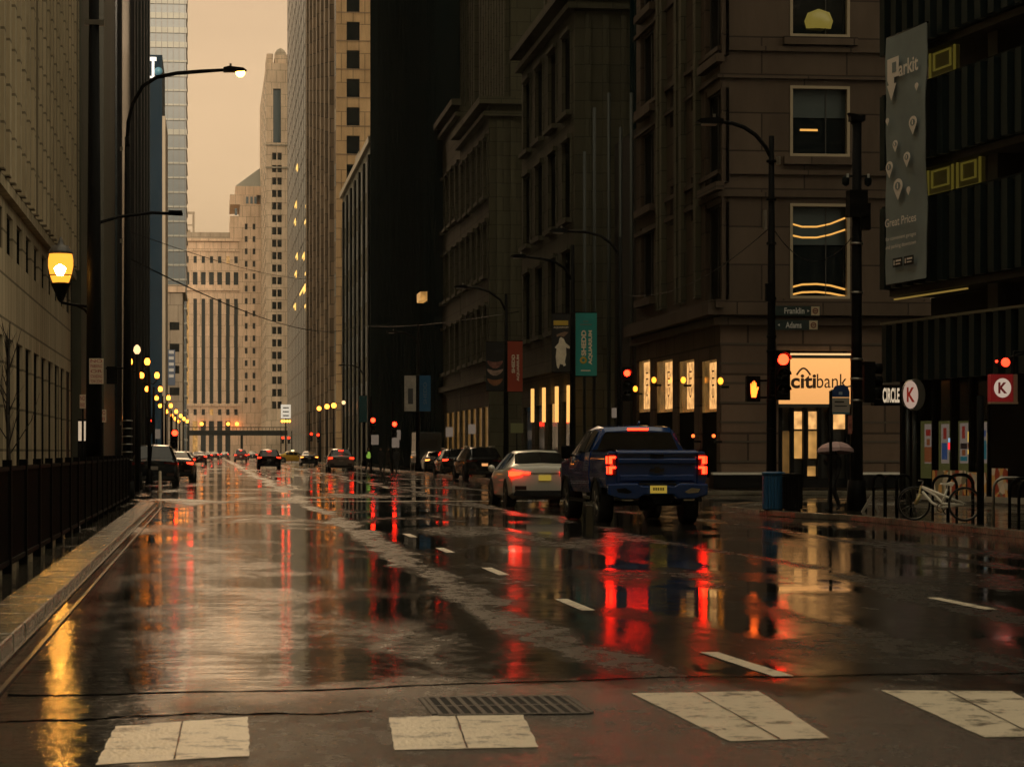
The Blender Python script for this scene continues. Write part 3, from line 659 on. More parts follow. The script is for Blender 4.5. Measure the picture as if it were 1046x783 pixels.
for k in range(7):
    for r in range(10):
        y = Y0 + 1.8 + k * 15; b = MB(); z = 8 + r * 8; b.box(XR - .02, XR + .019, y, y + 2.4, z, z + 3.2); b.build('window', GLASSB if (k + r) % 5 else FRAMEC, t)
# low block whose roof line runs up to the black tower
Xw = 17.6; Y0, Y1 = yx(380, Xw) + .3, yx(350, Xw); zt = zz(145, dx(380, Xw))
t = thing('low_corner_block', 'lower grey block with a pale roof edge between tan tower and black tower', 'building', (Xw + 10, (Y0 + Y1) / 2, .15))
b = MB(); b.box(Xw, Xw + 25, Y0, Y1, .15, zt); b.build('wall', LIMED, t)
b = MB(); b.box(Xw - .4, Xw + 25, Y0 - .05, Y1 + .3, zt, zt + .7); b.build('roof_edge', FRAMEC, t)
b = MB(); y = Y0 + 3
while y < Y1: b.box(Xw - .25, Xw - .01, y, y + 2.2, .2, zt - 1); y += 9
b.build('pilasters', DARKM, t)
for k in range(6):
    for r in range(5):
        b = MB(); y = Y0 + 6 + k * 9; z = 6 + r * 6.2; b.box(Xw - .04, Xw + .02, y, y + 4.5, z, z + 3.4); b.build('window', GLASSB, t)
b = MB(); b.box(Xw + 1, Xw + 5, Y1 - 20, Y1 - 12, zt + .7, zt + 4); b.build('roof_plant', FARST2, t)
# black tower
Xw = 17.4; Y0, Y1 = yx(445, Xw) + .5, yx(380, Xw)
t = thing('black_tower', 'solid black steel and glass tower, middle of the right hand row', 'building', (Xw + 12, (Y0 + Y1) / 2, .15))
b = MB(); b.box(Xw, Xw + 30, Y0, Y1, .15, 130); b.build('wall', TEALM, t)
y = Y0 + .3; b = MB()
while y < Y1 - .6: b.box(Xw - .3, Xw - .01, y, y + .45, .2, 129); y += 2.1
b.build('fins', TEALM, t)
b = MB(); b.box(Xw - .9, Xw - .36, Y0 + 3, Y0 + 6.5, zz(308, 203), zz(299, 203)); b.build('lit_sign', WARM, t)

# unseen blocks added behind and beside the viewer to shade the near street
for nm, lb, x0, x1, y0, y1, z in (('shading_slab', 'tall added shading slab, unseen behind the viewer on the right', 16, 90, -170, -60, 118), ('shading_slab', 'tall added shading slab, unseen behind the viewer on the left', -90, -8, -170, -40, 112), ('shading_slab', 'tall added shading slab closing the street, unseen behind the viewer', -7.5, 15.5, -182, -150, 105), ('shading_slab', 'dark block added for shade across the side street on the left, out of view', -80, -20, -30, 30, 60)):
    t = thing(nm, lb, 'building', ((x0 + x1) / 2, (y0 + y1) / 2, 0), 'added shading blocks out of view'); b = MB(); b.box(x0, x1, y0, y1, 0, z); b.build('wall', LIMEB, t)
    b = MB(); zz_ = 5
    while zz_ < z - 3: b.box(x0 - .05, x1 + .05, y1, y1 + .04, zz_, zz_ + 1.8); zz_ += 3.8
    b.build('window_bands', GLASS, t)
# ================================================================== RIGHT SIDE MASONRY
def masonry(name, label, X, Y0, Y1, zc, ztop, m, mup, bays, storeys, base_h, front_to=None, lit=0.0, ribset=1.6, shop=None):
    """palazzo block: base, grouped windows, cornice; ribbed upper tower set back"""
    t = thing(name, label, 'building', (X + 10, (Y0 + Y1) / 2, .15)); W = Y1 - Y0
    holes = []; bw = W / bays
    for k in range(bays):
        c = bw * (k + .5)
        for (z0, z1) in storeys: holes.append((c - bw * .27, c + bw * .27, z0, z1))
    bh = []
    for k in range(bays):
        c = bw * (k + .5); bh.append((c - bw * .36, c + bw * .36, .9, base_h - 1.6))
    b = MB(); wall_holes(b, (X, Y0, 0), (0, 1, 0), (-1, 0, 0), W, .15, zc, holes + bh, .16)
    shell(b, X, X + 28, Y0, Y1, .15, zc, ('x0',)); b.build('wall', m, t)
    windows(t, (X, Y0, 0), (0, 1, 0), (-1, 0, 0), holes, .16, lambda i: RECESS, None, 80, 0)
    windows(t, (X, Y0, 0), (0, 1, 0), (-1, 0, 0), bh, .16, shop or GLASS, None, 80, 0, namegl='shop_window')
    for h in holes:      # stone surround and sill stand proud of the wall
        b = MB(); U = (0, 1, 0); Z = (0, 0, 1); N = (-1, 0, 0); o = (X, Y0, 0); q = .22
        b.obox(o, U, Z, N, h[0] - q, h[0] - .01, h[2] - .01, h[3] + q, .003, .07); b.obox(o, U, Z, N, h[1] + .01, h[1] + q, h[2] - .01, h[3] + q, .003, .07)
        b.obox(o, U, Z, N, h[0] - .009, h[1] + .009, h[3] + .01, h[3] + q, .003, .2); b.obox(o, U, Z, N, h[0] - q - .1, h[1] + q + .1, h[2] - .25, h[2] - .012, .003, .32); b.build('window_surround', m, t)
    for z, pr, th in ((zc, .7, .45), (zc - .75, .4, .3), (base_h, .35, .4)):
        b = MB(); b.box(X - pr, X - .004, Y0 - (pr if z > base_h else pr * .8), Y1 + pr * .3, z, z + th)
        if front_to and z >= zc - 1: b.box(X - .003, front_to, Y0 - pr, Y0 - .004, z, z + th)
        b.build('cornice', m, t)
    b = MB(); b.box(X + ribset, X + 28, Y0 + ribset, Y1 - .1, zc, ztop); b.build('upper_tower', mup, t)
    y = Y0 + ribset + .6; n_ = 0
    while y < Y1 - .5:
        b = MB(); b.box(X + ribset - .35, X + ribset - .004, y, y + .55, zc + .56, ztop - .5); b.build('rib', mup, t); y += max(1.7, W / 14); n_ += 1
    if front_to:
        for k in range(3):
            b = MB(); x = X + .5 + k * .9; b.box(x, x + .3, Y0 - .15, Y0 - .003, base_h + 1, zc - 1); b.build('front_rib', m, t)
    return t
SHOPW = lit_glass('warm_shop_window', (1.0, 0.5, 0.13), 0.07)
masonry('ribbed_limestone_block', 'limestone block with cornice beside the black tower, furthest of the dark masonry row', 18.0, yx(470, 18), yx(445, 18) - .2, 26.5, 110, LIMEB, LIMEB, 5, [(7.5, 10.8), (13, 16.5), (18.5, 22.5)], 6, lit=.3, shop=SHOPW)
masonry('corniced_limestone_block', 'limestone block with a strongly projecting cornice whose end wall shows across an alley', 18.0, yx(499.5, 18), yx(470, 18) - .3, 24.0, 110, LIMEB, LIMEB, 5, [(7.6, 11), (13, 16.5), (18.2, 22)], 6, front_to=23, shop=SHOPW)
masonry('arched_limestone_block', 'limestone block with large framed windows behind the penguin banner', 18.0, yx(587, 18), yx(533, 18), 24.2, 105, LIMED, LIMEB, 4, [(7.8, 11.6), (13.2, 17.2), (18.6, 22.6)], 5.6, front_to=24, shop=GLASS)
C_ = bpy.data.objects['arched_limestone_block']
for k, px in enumerate((541, 552.5, 565.5, 577.5)):
    d = dx(px, 17.4); y = yx(px, 17.4); b = MB(); b.box(17.5, 17.62, y - .28, y + .28, zz(431, d), zz(397 - k * 1.2, d)); b.build('lit_strip', emis('warm_strip_light', (1, .48, .12), .6), C_)
# dark metal building between
Y0, Y1 = yx(650, 18) + .2, yx(619, 18)
t = thing('black_slab_building', 'narrow black metal building with pale vertical tubes between two stone blocks', 'building', (25, (Y0 + Y1) / 2, .15))
b = MB(); b.box(18.4, 45, Y0, Y1, .15, 15.5); b.build('wall', BLACKM, t)
b = MB(); b.box(19.2, 45, Y0, Y1, 15.5, 60); b.build('upper_wall', DARKM, t)
for px, pt in ((597, 155), (607, 110), (622, 95), (634, 130), (645, 95)):
    y = max(Y0 + .4, min(Y1 + 7, yx(px, 17.9))); d = dx(px, 17.9)
    b = MB(); b.tube([(17.9, y, .15), (17.9, y, zz(pt, d))], .08); b.build('vertical_tube', mat('grey_tube', (.045, .05, .042), .5), t)
for k in range(7): b = MB(); y = Y0 + .3 + k * 1.15; b.box(19.0, 19.19, y, y + .35, 15.6, 59); b.build('fin', TEALM, t)

# ================================================================== CORNER BANK BUILDING
XR = 18.0; YC = 89.0; YE = yx(650, XR); dC = YC / dirs(742)[1]
t = bankb = thing('corner_granite_building', 'brown granite corner building with bands, lit bank entrance on its front', 'building', (28, 98, .15))
xE = 40.0; U_ = lambda px: xy(px, YC) - XR
dd = lambda px: YC / dirs(px)[1]
ZB = zz(325, dd(840)); ZT = 60
rows = [(160, 88), (38, -60), (305, 208), (-90, -170)]
fh = []
for pb, ptp in rows:
    for pa, pb2 in ((807, 868), (950, 1012)):
        fh.append((U_(pa), U_(pb2), zz(pb, dd(840)), zz(ptp, dd(840))))
holes_f = list(fh)
door = (U_(797), U_(866), .16, zz(414, dd(830)))
b = MB(); wall_holes(b, (XR, YC, 0), (1, 0, 0), (0, -1, 0), xE - XR, ZB, ZT, holes_f, .45)
W = YE - YC; sh = []
sdef = [(722, 738, 190, 95), (722, 738, 308, 210), (722, 738, 62, -60), (655.5, 669, 112, 33), (655.5, 669, 212, 135), (655.5, 669, 305, 235), (655.5, 669, 10, -60),
        (684.5, 688.5, 130, 85), (684.5, 688.5, 230, 190), (706, 711, 112, 65), (706, 711, 225, 180)]
for pa, pb, y0, y1 in sdef:
    ya, yb = yx(pb, XR), yx(pa, XR); d = (dx(pa, XR) + dx(pb, XR)) / 2
    sh.append((ya - YC, yb - YC, max(ZB + .1, zz(y0, d)), zz(y1, d)))
wall_holes(b, (XR, YC, 0), (0, 1, 0), (-1, 0, 0), W, ZB, ZT, sh, .22)
shell(b, XR, xE, YC, YE, ZB, ZT, ('x0', 'y0')); b.build('wall', BROWN, t)
# lit and dark panes of the front windows
for k, h in enumerate(fh):
    f = MB(); o, U, Z, N = (XR, YC, 0), (1, 0, 0), (0, 0, 1), (0, 1, 0); q = .10
    for a in ((h[0], h[0] + q, h[2], h[3]), (h[1] - q, h[1], h[2], h[3]), (h[0] + q, h[1] - q, h[3] - q, h[3]), (h[0] + q, h[1] - q, h[2], h[2] + q)): f.obox(o, U, Z, N, *a, -.03, .2)
    w_ = f.build('window', FRAMEC, t)
    f = MB(); f.obox(o, U, Z, N, h[0] + q, h[1] - q, h[2] + q, h[3] - q, .3, .34); pn = f.build('pane', GLASS, w_)
    f = MB(); f.obox(o, U, Z, N, h[0] + q, h[1] - q, h[3] - q - (h[3] - h[2]) * .40, h[3] - q, .26, .29); f.build('blind', mat('dusky_blind', (.035, .05, .048), .5), pn)
    f = MB(); f.obox(o, U, Z, N, (h[0] + h[1]) / 2 + .25, (h[0] + h[1]) / 2 + .29, h[2] + q, h[3] - q, .24, .259); f.build('glazing_bar', FRAMED, pn)
    f = MB(); f.obox(o, U, Z, N, h[0] - .25, h[1] + .25, h[2] - .3, h[2] - .02, -.22, -.004); f.build('sill', BROWN, w_)
GL = emis('gold_light_strip', (1, .48, .1), .42)
def arc_strip(pts, name='light_strip'):
    f = MB(); f.tube([(xy(px, YC), YC + .27, zz(py, dd(px))) for px, py in pts], .035, 5); f.build(name, GL, t)
arc_strip([(807, 227), (821, 231), (836, 231), (850, 228), (865, 222)]); arc_strip([(807, 239), (821, 242), (836, 242), (850, 239), (865, 234)])
arc_strip([(807, 293.5), (821, 290), (836, 289.5), (850, 291), (865, 295)]); arc_strip([(807, 301), (821, 298), (836, 297.5), (850, 299), (865, 302)])
f = MB(); f.box(xy(819, YC), xy(837, YC), YC + .25, YC + .29, zz(133, dd(830)), zz(131, dd(830))); f.build('light_strip', GL, t)
f = MB(); f.lathe((xy(838, YC), YC + .27, zz(28, dd(838))), [(.02, .02), (.45, 0), (.52, .25), (.4, .55), (.02, .7)], 14); f.build('lamp_glow', emis('dim_olive_lamp', (.6, .45, .08), .12), t)
# belt courses wrap the corner
for py, pr, th in ((332, .28, .25), (322, .55, .45), (313, .42, .22), (201, .12, .16), (178, .12, .16), (80, .12, .16), (52, .12, .16), (-40, .12, .16)):
    z = zz(py, dd(760)); f = MB(); f.box(XR - pr, xE, YC - pr, YC - .004, z, z + th); f.box(XR - pr, XR - .004, YC - .003, YE, z, z + th); f.build('belt_course', BROWN, t)
# pilasters along the side
for px in (676, 680, 695, 700, 715):
    y = yx(px, XR); f = MB(); f.box(XR - .22, XR - .004, y - .25, y + .25, ZB + .9, ZT); f.build('pilaster', LIMED, t)
for h in sh:
    if h[1] - h[0] > 1.5:
        f = MB(); o = (XR, YC, 0); U = (0, 1, 0); Z = (0, 0, 1); N = (-1, 0, 0)
        f.obox(o, U, Z, N, h[0] - .2, h[0] - .01, h[2], h[3] + .2, .004, .05); f.obox(o, U, Z, N, h[1] + .01, h[1] + .2, h[2], h[3] + .2, .004, .05); f.obox(o, U, Z, N, h[0] - .35, h[1] + .35, h[2] - .3, h[2] - .01, .004, .3); f.build('window_surround', BROWN, t)
windows(t, (XR, YC, 0), (0, 1, 0), (-1, 0, 0), sh, .22, RECESS, FRAMED, 60, 1)
# base storey: rusticated blocks with grooves, shop bays on the side, lit entrance in front
bays = []
for pa, pb in ((643 + 8, 664), (669, 687), (692, 709), (715, 732)):
    bays.append((yx(pb, XR) - YC, yx(pa, XR) - YC, .5, zz(368, dx((pa + pb) / 2, XR))))
f = MB(); wall_holes(f, (XR, YC, 0), (0, 1, 0), (-1, 0, 0), W, .15, ZB, bays, .6); sgn_top = zz(358, dd(830))
wall_holes(f, (XR, YC, 0), (1, 0, 0), (0, -1, 0), xE - XR, .15, ZB, [(U_(795), U_(869), .16, sgn_top)], .5); shell(f, XR, xE, YC, YE, .15, ZB, ('x0', 'y0')); f.build('base_wall', BROWND, t)
for i, (h, (pa, pb)) in enumerate(zip(bays, ((657, 664), (679, 686), (701, 708.5), (724, 731.5)))):
    o, U, Z, N = (XR, YC, 0), (0, 1, 0), (0, 0, 1), (1, 0, 0); f = MB(); zm = zz(420, dx(pb, XR)); f.obox(o, U, Z, N, h[0], h[1], zm, h[3], .09, .13); sw = f.build('shop_window', SHOPW, t); f = MB(); f.obox(o, U, Z, N, h[0], h[1], h[2], zm - .002, .09, .13); f.build('lower_pane', RECESS, sw)
    ya, yb = yx(pb, XR) - YC, yx(pa, XR) - YC; d = dx(pb, XR); f = MB(); f.obox(o, U, Z, N, ya, yb, zz(417, d), h[3] - .1, .03, .07); f.build('lit_panel', WARMS, sw)
    text(sw, 'CITI', (XR + .026, YC + (ya + yb) / 2, (zz(417, d) + h[3]) / 2), (0, 0, 1), (0, 1, 0), 1.0, (yb - ya) * .35, mat('brown_lettering', (.12, .05, .02), .6), 'poster_lettering', .004)
    f = MB(); f.obox(o, U, Z, N, h[0], h[1], 2.1, 2.25, .4, .49); f.build('transom', FRAMED, sw)
# grooves of the rusticated base
f = MB(); GROOVE = mat('groove_shadow_stone', (.06, .045, .03), .8)
for py in (352, 372, 392, 412, 432, 452, 472):
    z = zz(py, dd(760))
    for (a, c) in ((XR - .012, xy(794, YC)), (xy(870, YC), xE)): f.box(a, c, YC - .012, YC - .002, z, z + .07)
    f.box(XR - .012, XR - .002, YC, yx(733, XR), z, z + .07)
f.build('course_joints', GROOVE, t)
f = MB(); f.box(XR - .3, xy(795, YC) - .05, YC - .3, YC - .013, .16, .62); f.box(xy(870, YC), xE, YC - .3, YC - .013, .16, .62); f.box(XR - .3, XR - .013, YC, yx(733, XR), .16, .62); f.build('plinth', BLACKM, t)
f = MB(); f.box(XR - .34, xy(795, YC) - .05, YC - .34, YC - .013, .63, .71); f.box(xy(870, YC), xE, YC - .34, YC - .013, .63, .71); f.build('plinth_cap', WHITEP, t)
# illuminated sign box
o_ = dd(830); z0, z1 = zz(412.5, o_), zz(366, o_); xa, xb = xy(796, YC), xy(868, YC)
f = MB(); f.box(xa, xb, YC - .1, YC + .1, z0, z1)
def sign_glow():
    m = emis('sign_face_glow', (1.0, .46, .14), 1.0); n = m.node_tree; bb = n.nodes['Principled BSDF']; g = n.nodes.new('ShaderNodeNewGeometry'); s = n.nodes.new('ShaderNodeSeparateXYZ'); n.links.new(g.outputs['Position'], s.inputs[0])
    r = n.nodes.new('ShaderNodeMapRange'); r.inputs[1].default_value = z0; r.inputs[2].default_value = z1; r.inputs[3].default_value = .42; r.inputs[4].default_value = .52
    n.links.new(s.outputs[2], r.inputs[0]); n.links.new(r.outputs[0], bb.inputs['Emission Strength']); return m
sg = f.build('lit_sign', sign_glow(), t)
f = MB(); f.box(xa - .06, xb + .06, YC - .14, YC + .1, z1 + .002, z1 + .1); f.build('sign_frame', FRAMED, sg); f = MB(); f.box(xa - .06, xb + .06, YC - .14, YC + .1, z0 - .12, z0 - .002); f.build('sign_frame', FRAMED, sg)
zc = zz(389.5, o_); TXT = mat('sign_lettering_brown', (.07, .03, .012), .6)
text(sg, 'citi', (xy(820, YC), YC - .11, zc), (1, 0, 0), (0, 0, 1), .92, .5, TXT, 'lettering', bold=.03)
text(sg, 'bank', (xy(849, YC), YC - .11, zc + .02), (1, 0, 0), (0, 0, 1), 1.1, .5, TXT, 'lettering')
f = MB(); f.tube([(xy(813 + 14 * k / 8, YC), YC - .115, zz(383, o_) + .24 * math.sin(math.pi * k / 8)) for k in range(9)], .035, 5); f.build('arc_mark', TXT, sg)
f = MB(); f.box(xa, xb, YC - .16, YC + .05, z1 + .12, z1 + .18); f.build('sign_light', emis('sign_top_light', (1, .6, .25), .5), sg)
# entrance
f = MB(); f.box(xa, xb, YC + .35, YC + .4, .16, z0 - .13); dr = f.build('entrance', FRAMED, t)
for pa, pb, y0, y1, m in ((812, 821, 438, 420, WARMS), (828, 836, 438, 420, WARMS), (851, 868, 438, 420, WARMS), (812, 821, 468, 440, WARM), (828, 836, 468, 440, WARM), (800, 808, 486, 440, SHOPW), (824, 835, 486, 476, WARM)):
    f = MB(); f.box(xy(pa, YC), xy(pb, YC), YC + .28, YC + .34, zz(y1, o_), zz(y0, o_) if y0 < 490 else .3); f.build('pane', m, dr)
for px in (798, 810, 823.5, 838, 850, 867):
    f = MB(); f.box(xy(px, YC) - .07, xy(px, YC) + .07, YC + .12, YC + .345, .16, z0 - .13); f.build('door_frame', BLACKM, dr)
f = MB(); f.box(xa, xb, YC + .13, YC + .34, .16, .5); f.build('threshold', BLACKM, dr)
# wall lamps
for X_, px, py, nm in ((0, 736, 389, 1), (1, 698, 388, 1), (1, 668, 388, 1), (1, 649, 397, 1), (1, 729, 445, 0), (1, 708, 445, 0)):
    if X_: y = yx(px, 17.7); p = (17.7, y, zz(py, dx(px, 17.7)))
    else: p = (17.7, yx(px, 17.7), zz(py, dx(px, 17.7)))
    f = MB(); f.lathe(p, [(.03, -.12), (.08, -.08), (.1, 0), (.08, .08), (.03, .12)] if nm else [(.02, -.06), (.06, -.04), (.06, .04), (.02, .06)], 10); f.build('wall_lamp', emis('amber_wall_lamp', (1, .28, .02), 1.7) if nm else RED_DIM if 0 else emis('small_orange_lamp', (1, .12, .02), 1.6), t)
    f = MB(); f.box(17.72, 17.995, p[1] - .04, p[1] + .04, p[2] - .25, p[2] - .17); f.build('lamp_bracket', BLACKM, t)

# ================================================================== PARKING GARAGE, NEAR RIGHT
th_ = R(6.7); G0 = Vector((18.0, 67.0, 0)); GU = Vector((math.sin(th_), -math.cos(th_), 0)); GN = Vector((-math.cos(th_), -math.sin(th_), 0)); GZ = Vector((0, 0, 1))
def gs(px, off=0.0):       # distance along the garage face for a pixel column, depth
    a, b_ = dirs(px); o = G0 + GN * off; M_ = a * (-GU.y) - b_ * (-GU.x)
    d = (o.x * (-GU.y) - o.y * (-GU.x)) / M_; P = Vector((a * d, b_ * d, 0)); return (P - o).dot(GU), d
def gz(px, py, off=0.0): return zz(py, gs(px, off)[1])
GW = 50.0
t = thing('parking_garage', 'black open parking garage with ribbed metal parapets, upper right', 'building', tuple(G0 + GU * 8 + Vector((8, 0, .15))))
back = 14.0
f = MB(); levels = [(5.9, 7.95), (9.1, 10.95), (12.15, 14.1), (15.3, 17.3), (18.5, 20.4)]
for z0, z1 in levels:
    q = MB(); q.obox(G0, GU, GZ, GN, 0, GW, z0 - .28, z0, -back, -.2); fl = q.build('floor_slab', mat('garage_concrete', (.06, .055, .045), .8, var=.3, vscale=.7), t)
    q = MB(); q.obox(G0, GU, GZ, GN, 0, GW, z0, z1, -.18, -.06); q.obox(G0, GU, GZ, GN, 0, .12, z0, z1, -back, -.19); pr = q.build('parapet', GARM, t)
    q = MB(); s_ = .1
    while s_ < GW: q.obox(G0, GU, GZ, GN, s_, s_ + .34, z0 - .1, z1 + .02, -.058, .12); s_ += .78
    q.build('ribs', GARM, pr)
    q = MB(); q.obox(G0, GU, GZ, GN, -.05, GW, z1, z1 + .09, -.2, .0); q.obox(G0, GU, GZ, GN, 0, GW, z0 - .1, z0 - .003, -.25, -.061); q.build('edge_rail', DARKM, pr)
q = MB(); q.obox(G0, GU, GZ, GN, 0, GW, .15, 21, -back - .3, -back); q.obox(G0, GU, GZ, GN, 0, .3, .15, 21, -back, -back + 1); q.build('back_wall', mat('garage_concrete', (.06, .055, .045), .8), t)
for s_ in (5.5, 15, 24, 33):
    q = MB(); q.obox(G0, GU, GZ, GN, s_, s_ + .6, 3.2, 20, -1.2, -.6); q.build('column', mat('garage_concrete', (.06, .055, .045), .8), t)
YF = emis('garage_yellow_frame', (.55, .42, .06), .05)
YG = emis('garage_yellow_glow', (.7, .5, .08), .006)
g_ = lambda px: gs(px, -.5)[0]
for z, ss in ((8.2, ((g_(948), g_(974)), (g_(978), g_(1002)))), (11.25, ((g_(950), g_(976)),)), (14.3, ((1.3, 2.3),))):
    for a, c in ss:
        q = MB(); q.obox(G0, GU, GZ, GN, a, c, z - .1, z + .78, -.62, -.52); wf = q.build('lit_bay', YG, t)
        q = MB()
        for (u0, u1, v0, v1) in ((a, c, z - .1, z - .03), (a, c, z + .7, z + .78), (a, a + .06, z - .03, z + .7), (c - .06, c, z - .03, z + .7), (a + .28, a + .33, z + .12, z + .58), (c - .33, c - .28, z + .12, z + .58), (a + .331, c - .331, z + .12, z + .16), (a + .331, c - .331, z + .54, z + .58)): q.obox(G0, GU, GZ, GN, u0, u1, v0, v1, -.51, -.46)
        q.build('lit_bay_frame', YF, wf)
q = MB(); q.obox(G0, GU, GZ, GN, .2, 5, 5.52, 5.56, -.3, -.24); q.build('soffit_light', emis('soffit_gold', (.8, .5, .1), .12), t)
# street level shop under the garage
CZ0, CZ1 = gz(905, 386), gz(905, 332)
t = shop = thing('convenience_store', 'dark corner shop with ribbed canopy and poster covered windows under the garage', 'shop', tuple(G0 + GU * 8 + Vector((4, 0, .15))))
q = MB(); q.obox(G0, GU, GZ, GN, 0, GW, CZ0, CZ1, -.35, -.15); cp = q.build('canopy', GARM, t)
q = MB(); s_ = .05
while s_ < GW: q.obox(G0, GU, GZ, GN, s_, s_ + .3, CZ0 - .12, CZ1, -.148, .04); s_ += .72
q.build('canopy_ribs', GARM, cp)
q = MB(); q.obox(G0, GU, GZ, GN, -.05, GW, CZ1 + .003, CZ1 + .07, -.36, .05); q.build('canopy_edge', mat('weathered_edge', (.14, .13, .08), .4), cp)
q = MB(); q.obox(G0, GU, GZ, GN, 0, GW, CZ1, 5.6, -1.6, -1.4); q.obox(G0, GU, GZ, GN, 0, .25, .15, CZ0, -1.2, -.5); q.obox(G0, GU, GZ, GN, 0, GW, CZ0 - .05, CZ0 + .1, -8, -.36); q.build('wall', BLACKM, t)
def gpane(a, c, z0, z1, off, m, name, parent, thick=.03):
    q = MB(); q.obox(G0, GU, GZ, GN, a, c, z0, z1, off, off + thick); return q.build(name, m, parent)
so = -1.0
s938 = gs(936, so)[0]; s1012 = gs(1014, so)[0]
gpane(0.25, s938, .15, CZ0 - .05, so - .02, DARKM, 'wall_panel', t, .1)
gpane(s1012, GW, .15, CZ0 - .05, so - .02, BLACKM, 'wall_panel', t, .1)
gw = gpane(s938, s1012, .15, CZ0 - .05, so - .05, mat('shop_dark_glass', (.008, .012, .008), .1), 'shop_window', t, .04)
for px in (935, 956, 975, 994, 1013):
    s_, d = gs(px, so); gpane(s_ - .06, s_ + .06, .15, CZ0 - .06, so, BLACKM, 'mullion', gw, .1)
for pa, pb in ((938, 953), (959, 972), (979, 992), (1001, 1011)):
    a, c = gs(pa, so)[0], gs(pb, so)[0]; gpane(a, c, gz(pa, 488, so), gz(pa, 430, so), so - .008, emis('olive_shop_glow', (.30, .28, .08), .045), 'lit_pane', gw, .012)
def poster(name, label, pa, pb, y0, y1, cols, group='posters on the shop windows', off=.012):
    a, c = gs(pa, so)[0], gs(pb, so)[0]; z0, z1 = gz(pa, y1, so), gz(pa, y0, so)
    tt = thing(name, label, 'poster', tuple(G0 + GU * ((a + c) / 2) + GN * so + GZ * z0), group)
    gpane(a, c, z0, z1, so + off, emis('backlit_paper', (.55, .42, .33), .085), 'sheet', tt, .006)
    for u0, u1, v0, v1, m in cols: gpane(a + (c - a) * u0, a + (c - a) * u1, z0 + (z1 - z0) * v0, z0 + (z1 - z0) * v1, so + off + .008, m, 'printed_patch', tt, .003)
pc = lambda n, c, s=.07: emis('poster_' + n, c, s)
RD, BL, OR, YE_, TL, DK = pc('red', (.6, .06, .04)), pc('blue', (.08, .16, .4)), pc('rust', (.5, .15, .05)), pc('yellow', (.9, .55, .1), .3), pc('teal', (.05, .3, .35)), pc('dark', (.05, .03, .03), .05)
poster('tall_poster', 'tall pale poster with a rust coloured lower half, leftmost in the shop windows', 945, 953, 433, 473, [(.2, .8, .7, .86, RD), (.02, .98, .03, .42, OR), (.3, .7, .46, .62, OR)])
poster('tall_poster', 'tall pale poster with a blue block, second from the left in the shop windows', 962, 970, 433, 473, [(.3, .7, .62, .9, RD), (.1, .8, .1, .52, BL)])
poster('tall_poster', 'tall pale poster with teal foot, third from the left in the shop windows', 981, 989.5, 432, 473, [(.3, .65, .62, .92, RD), (.1, .9, .36, .5, DK), (.1, .9, .06, .17, TL), (.3, .7, .2, .34, OR)])
poster('tall_poster', 'narrow poster with a large teal block, rightmost in the shop windows', 1003, 1009, 431, 473, [(.1, .9, .1, .55, TL), (.2, .8, .65, .8, BL)])
poster('small_sticker', 'small bright red and pale blue sticker between two tall posters', 969.5, 975, 447, 461, [(.05, .95, .15, .65, pc('bright_red', (1, .03, .04), .5)), (.1, .9, .68, .98, pc('sky', (.4, .6, .8), .3))], 'window stickers', .03)
poster('small_sticker', 'yellow window sticker right of the third tall poster', 989.8, 993.5, 440, 465, [(.05, .95, .55, .98, YE_), (.05, .95, .3, .5, OR), (.05, .95, .05, .25, YE_)], 'window stickers', .03)
poster('small_sticker', 'yellow window sticker at the right edge of the shop windows', 1009.5, 1012.5, 441, 454, [(.05, .95, .05, .98, YE_)], 'window stickers', .03)
FOOD = mat('food_picture_print', (.3, .14, .05), .5); n = FOOD.node_tree; bb = n.nodes['Principled BSDF']
tn = n.nodes.new('ShaderNodeTexVoronoi'); tn.inputs['Scale'].default_value = 4.5; g_ = n.nodes.new('ShaderNodeNewGeometry'); n.links.new(g_.outputs['Position'], tn.inputs[0])
hr = n.nodes.new('ShaderNodeValToRGB'); hr.color_ramp.interpolation = 'CONSTANT'
for p_, c_ in ((0.0, (.20, .03, .01)), (.25, (.3, .22, .12)), (.42, (.36, .17, .04)), (.6, (.12, .09, .04)), (.8, (.40, .28, .15))):
    e = hr.color_ramp.elements[0] if p_ == 0 else hr.color_ramp.elements.new(p_); e.color = (*c_, 1); e.position = p_
sx_ = n.nodes.new('ShaderNodeSeparateColor'); n.links.new(tn.outputs['Color'], sx_.inputs[0]); n.links.new(sx_.outputs[0], hr.inputs[0]); n.links.new(hr.outputs[0], bb.inputs['Base Color']); n.links.new(hr.outputs[0], bb.inputs['Emission Color']); bb.inputs['Emission Strength'].default_value = .11
for i, (pa, pb, y0, y1) in enumerate(((957, 973, 480, 508), (975, 991, 480, 508), (993, 1012, 482, 510), (1018, 1034, 478, 512))):
    a, c = gs(pa, so)[0], gs(pb, so)[0]
    o = gpane(a, c, gz(pa, y1, so), gz(pa, y0, so), so + .12, FOOD, 'food_banner', None, .01)
    tag(o, ['red and tan food picture low in the window directly behind the bicycle frame', 'food picture low in the window behind the rear wheel of the bicycle', 'food picture low in the window right of the bicycle', 'tan food picture standing right of the shop windows behind the steel bike hoop'][i], 'picture', 'food pictures along the shop front')
gpane(s938, GW, .17, .32, so + .14, WHITEP, 'base_trim', t, .05)
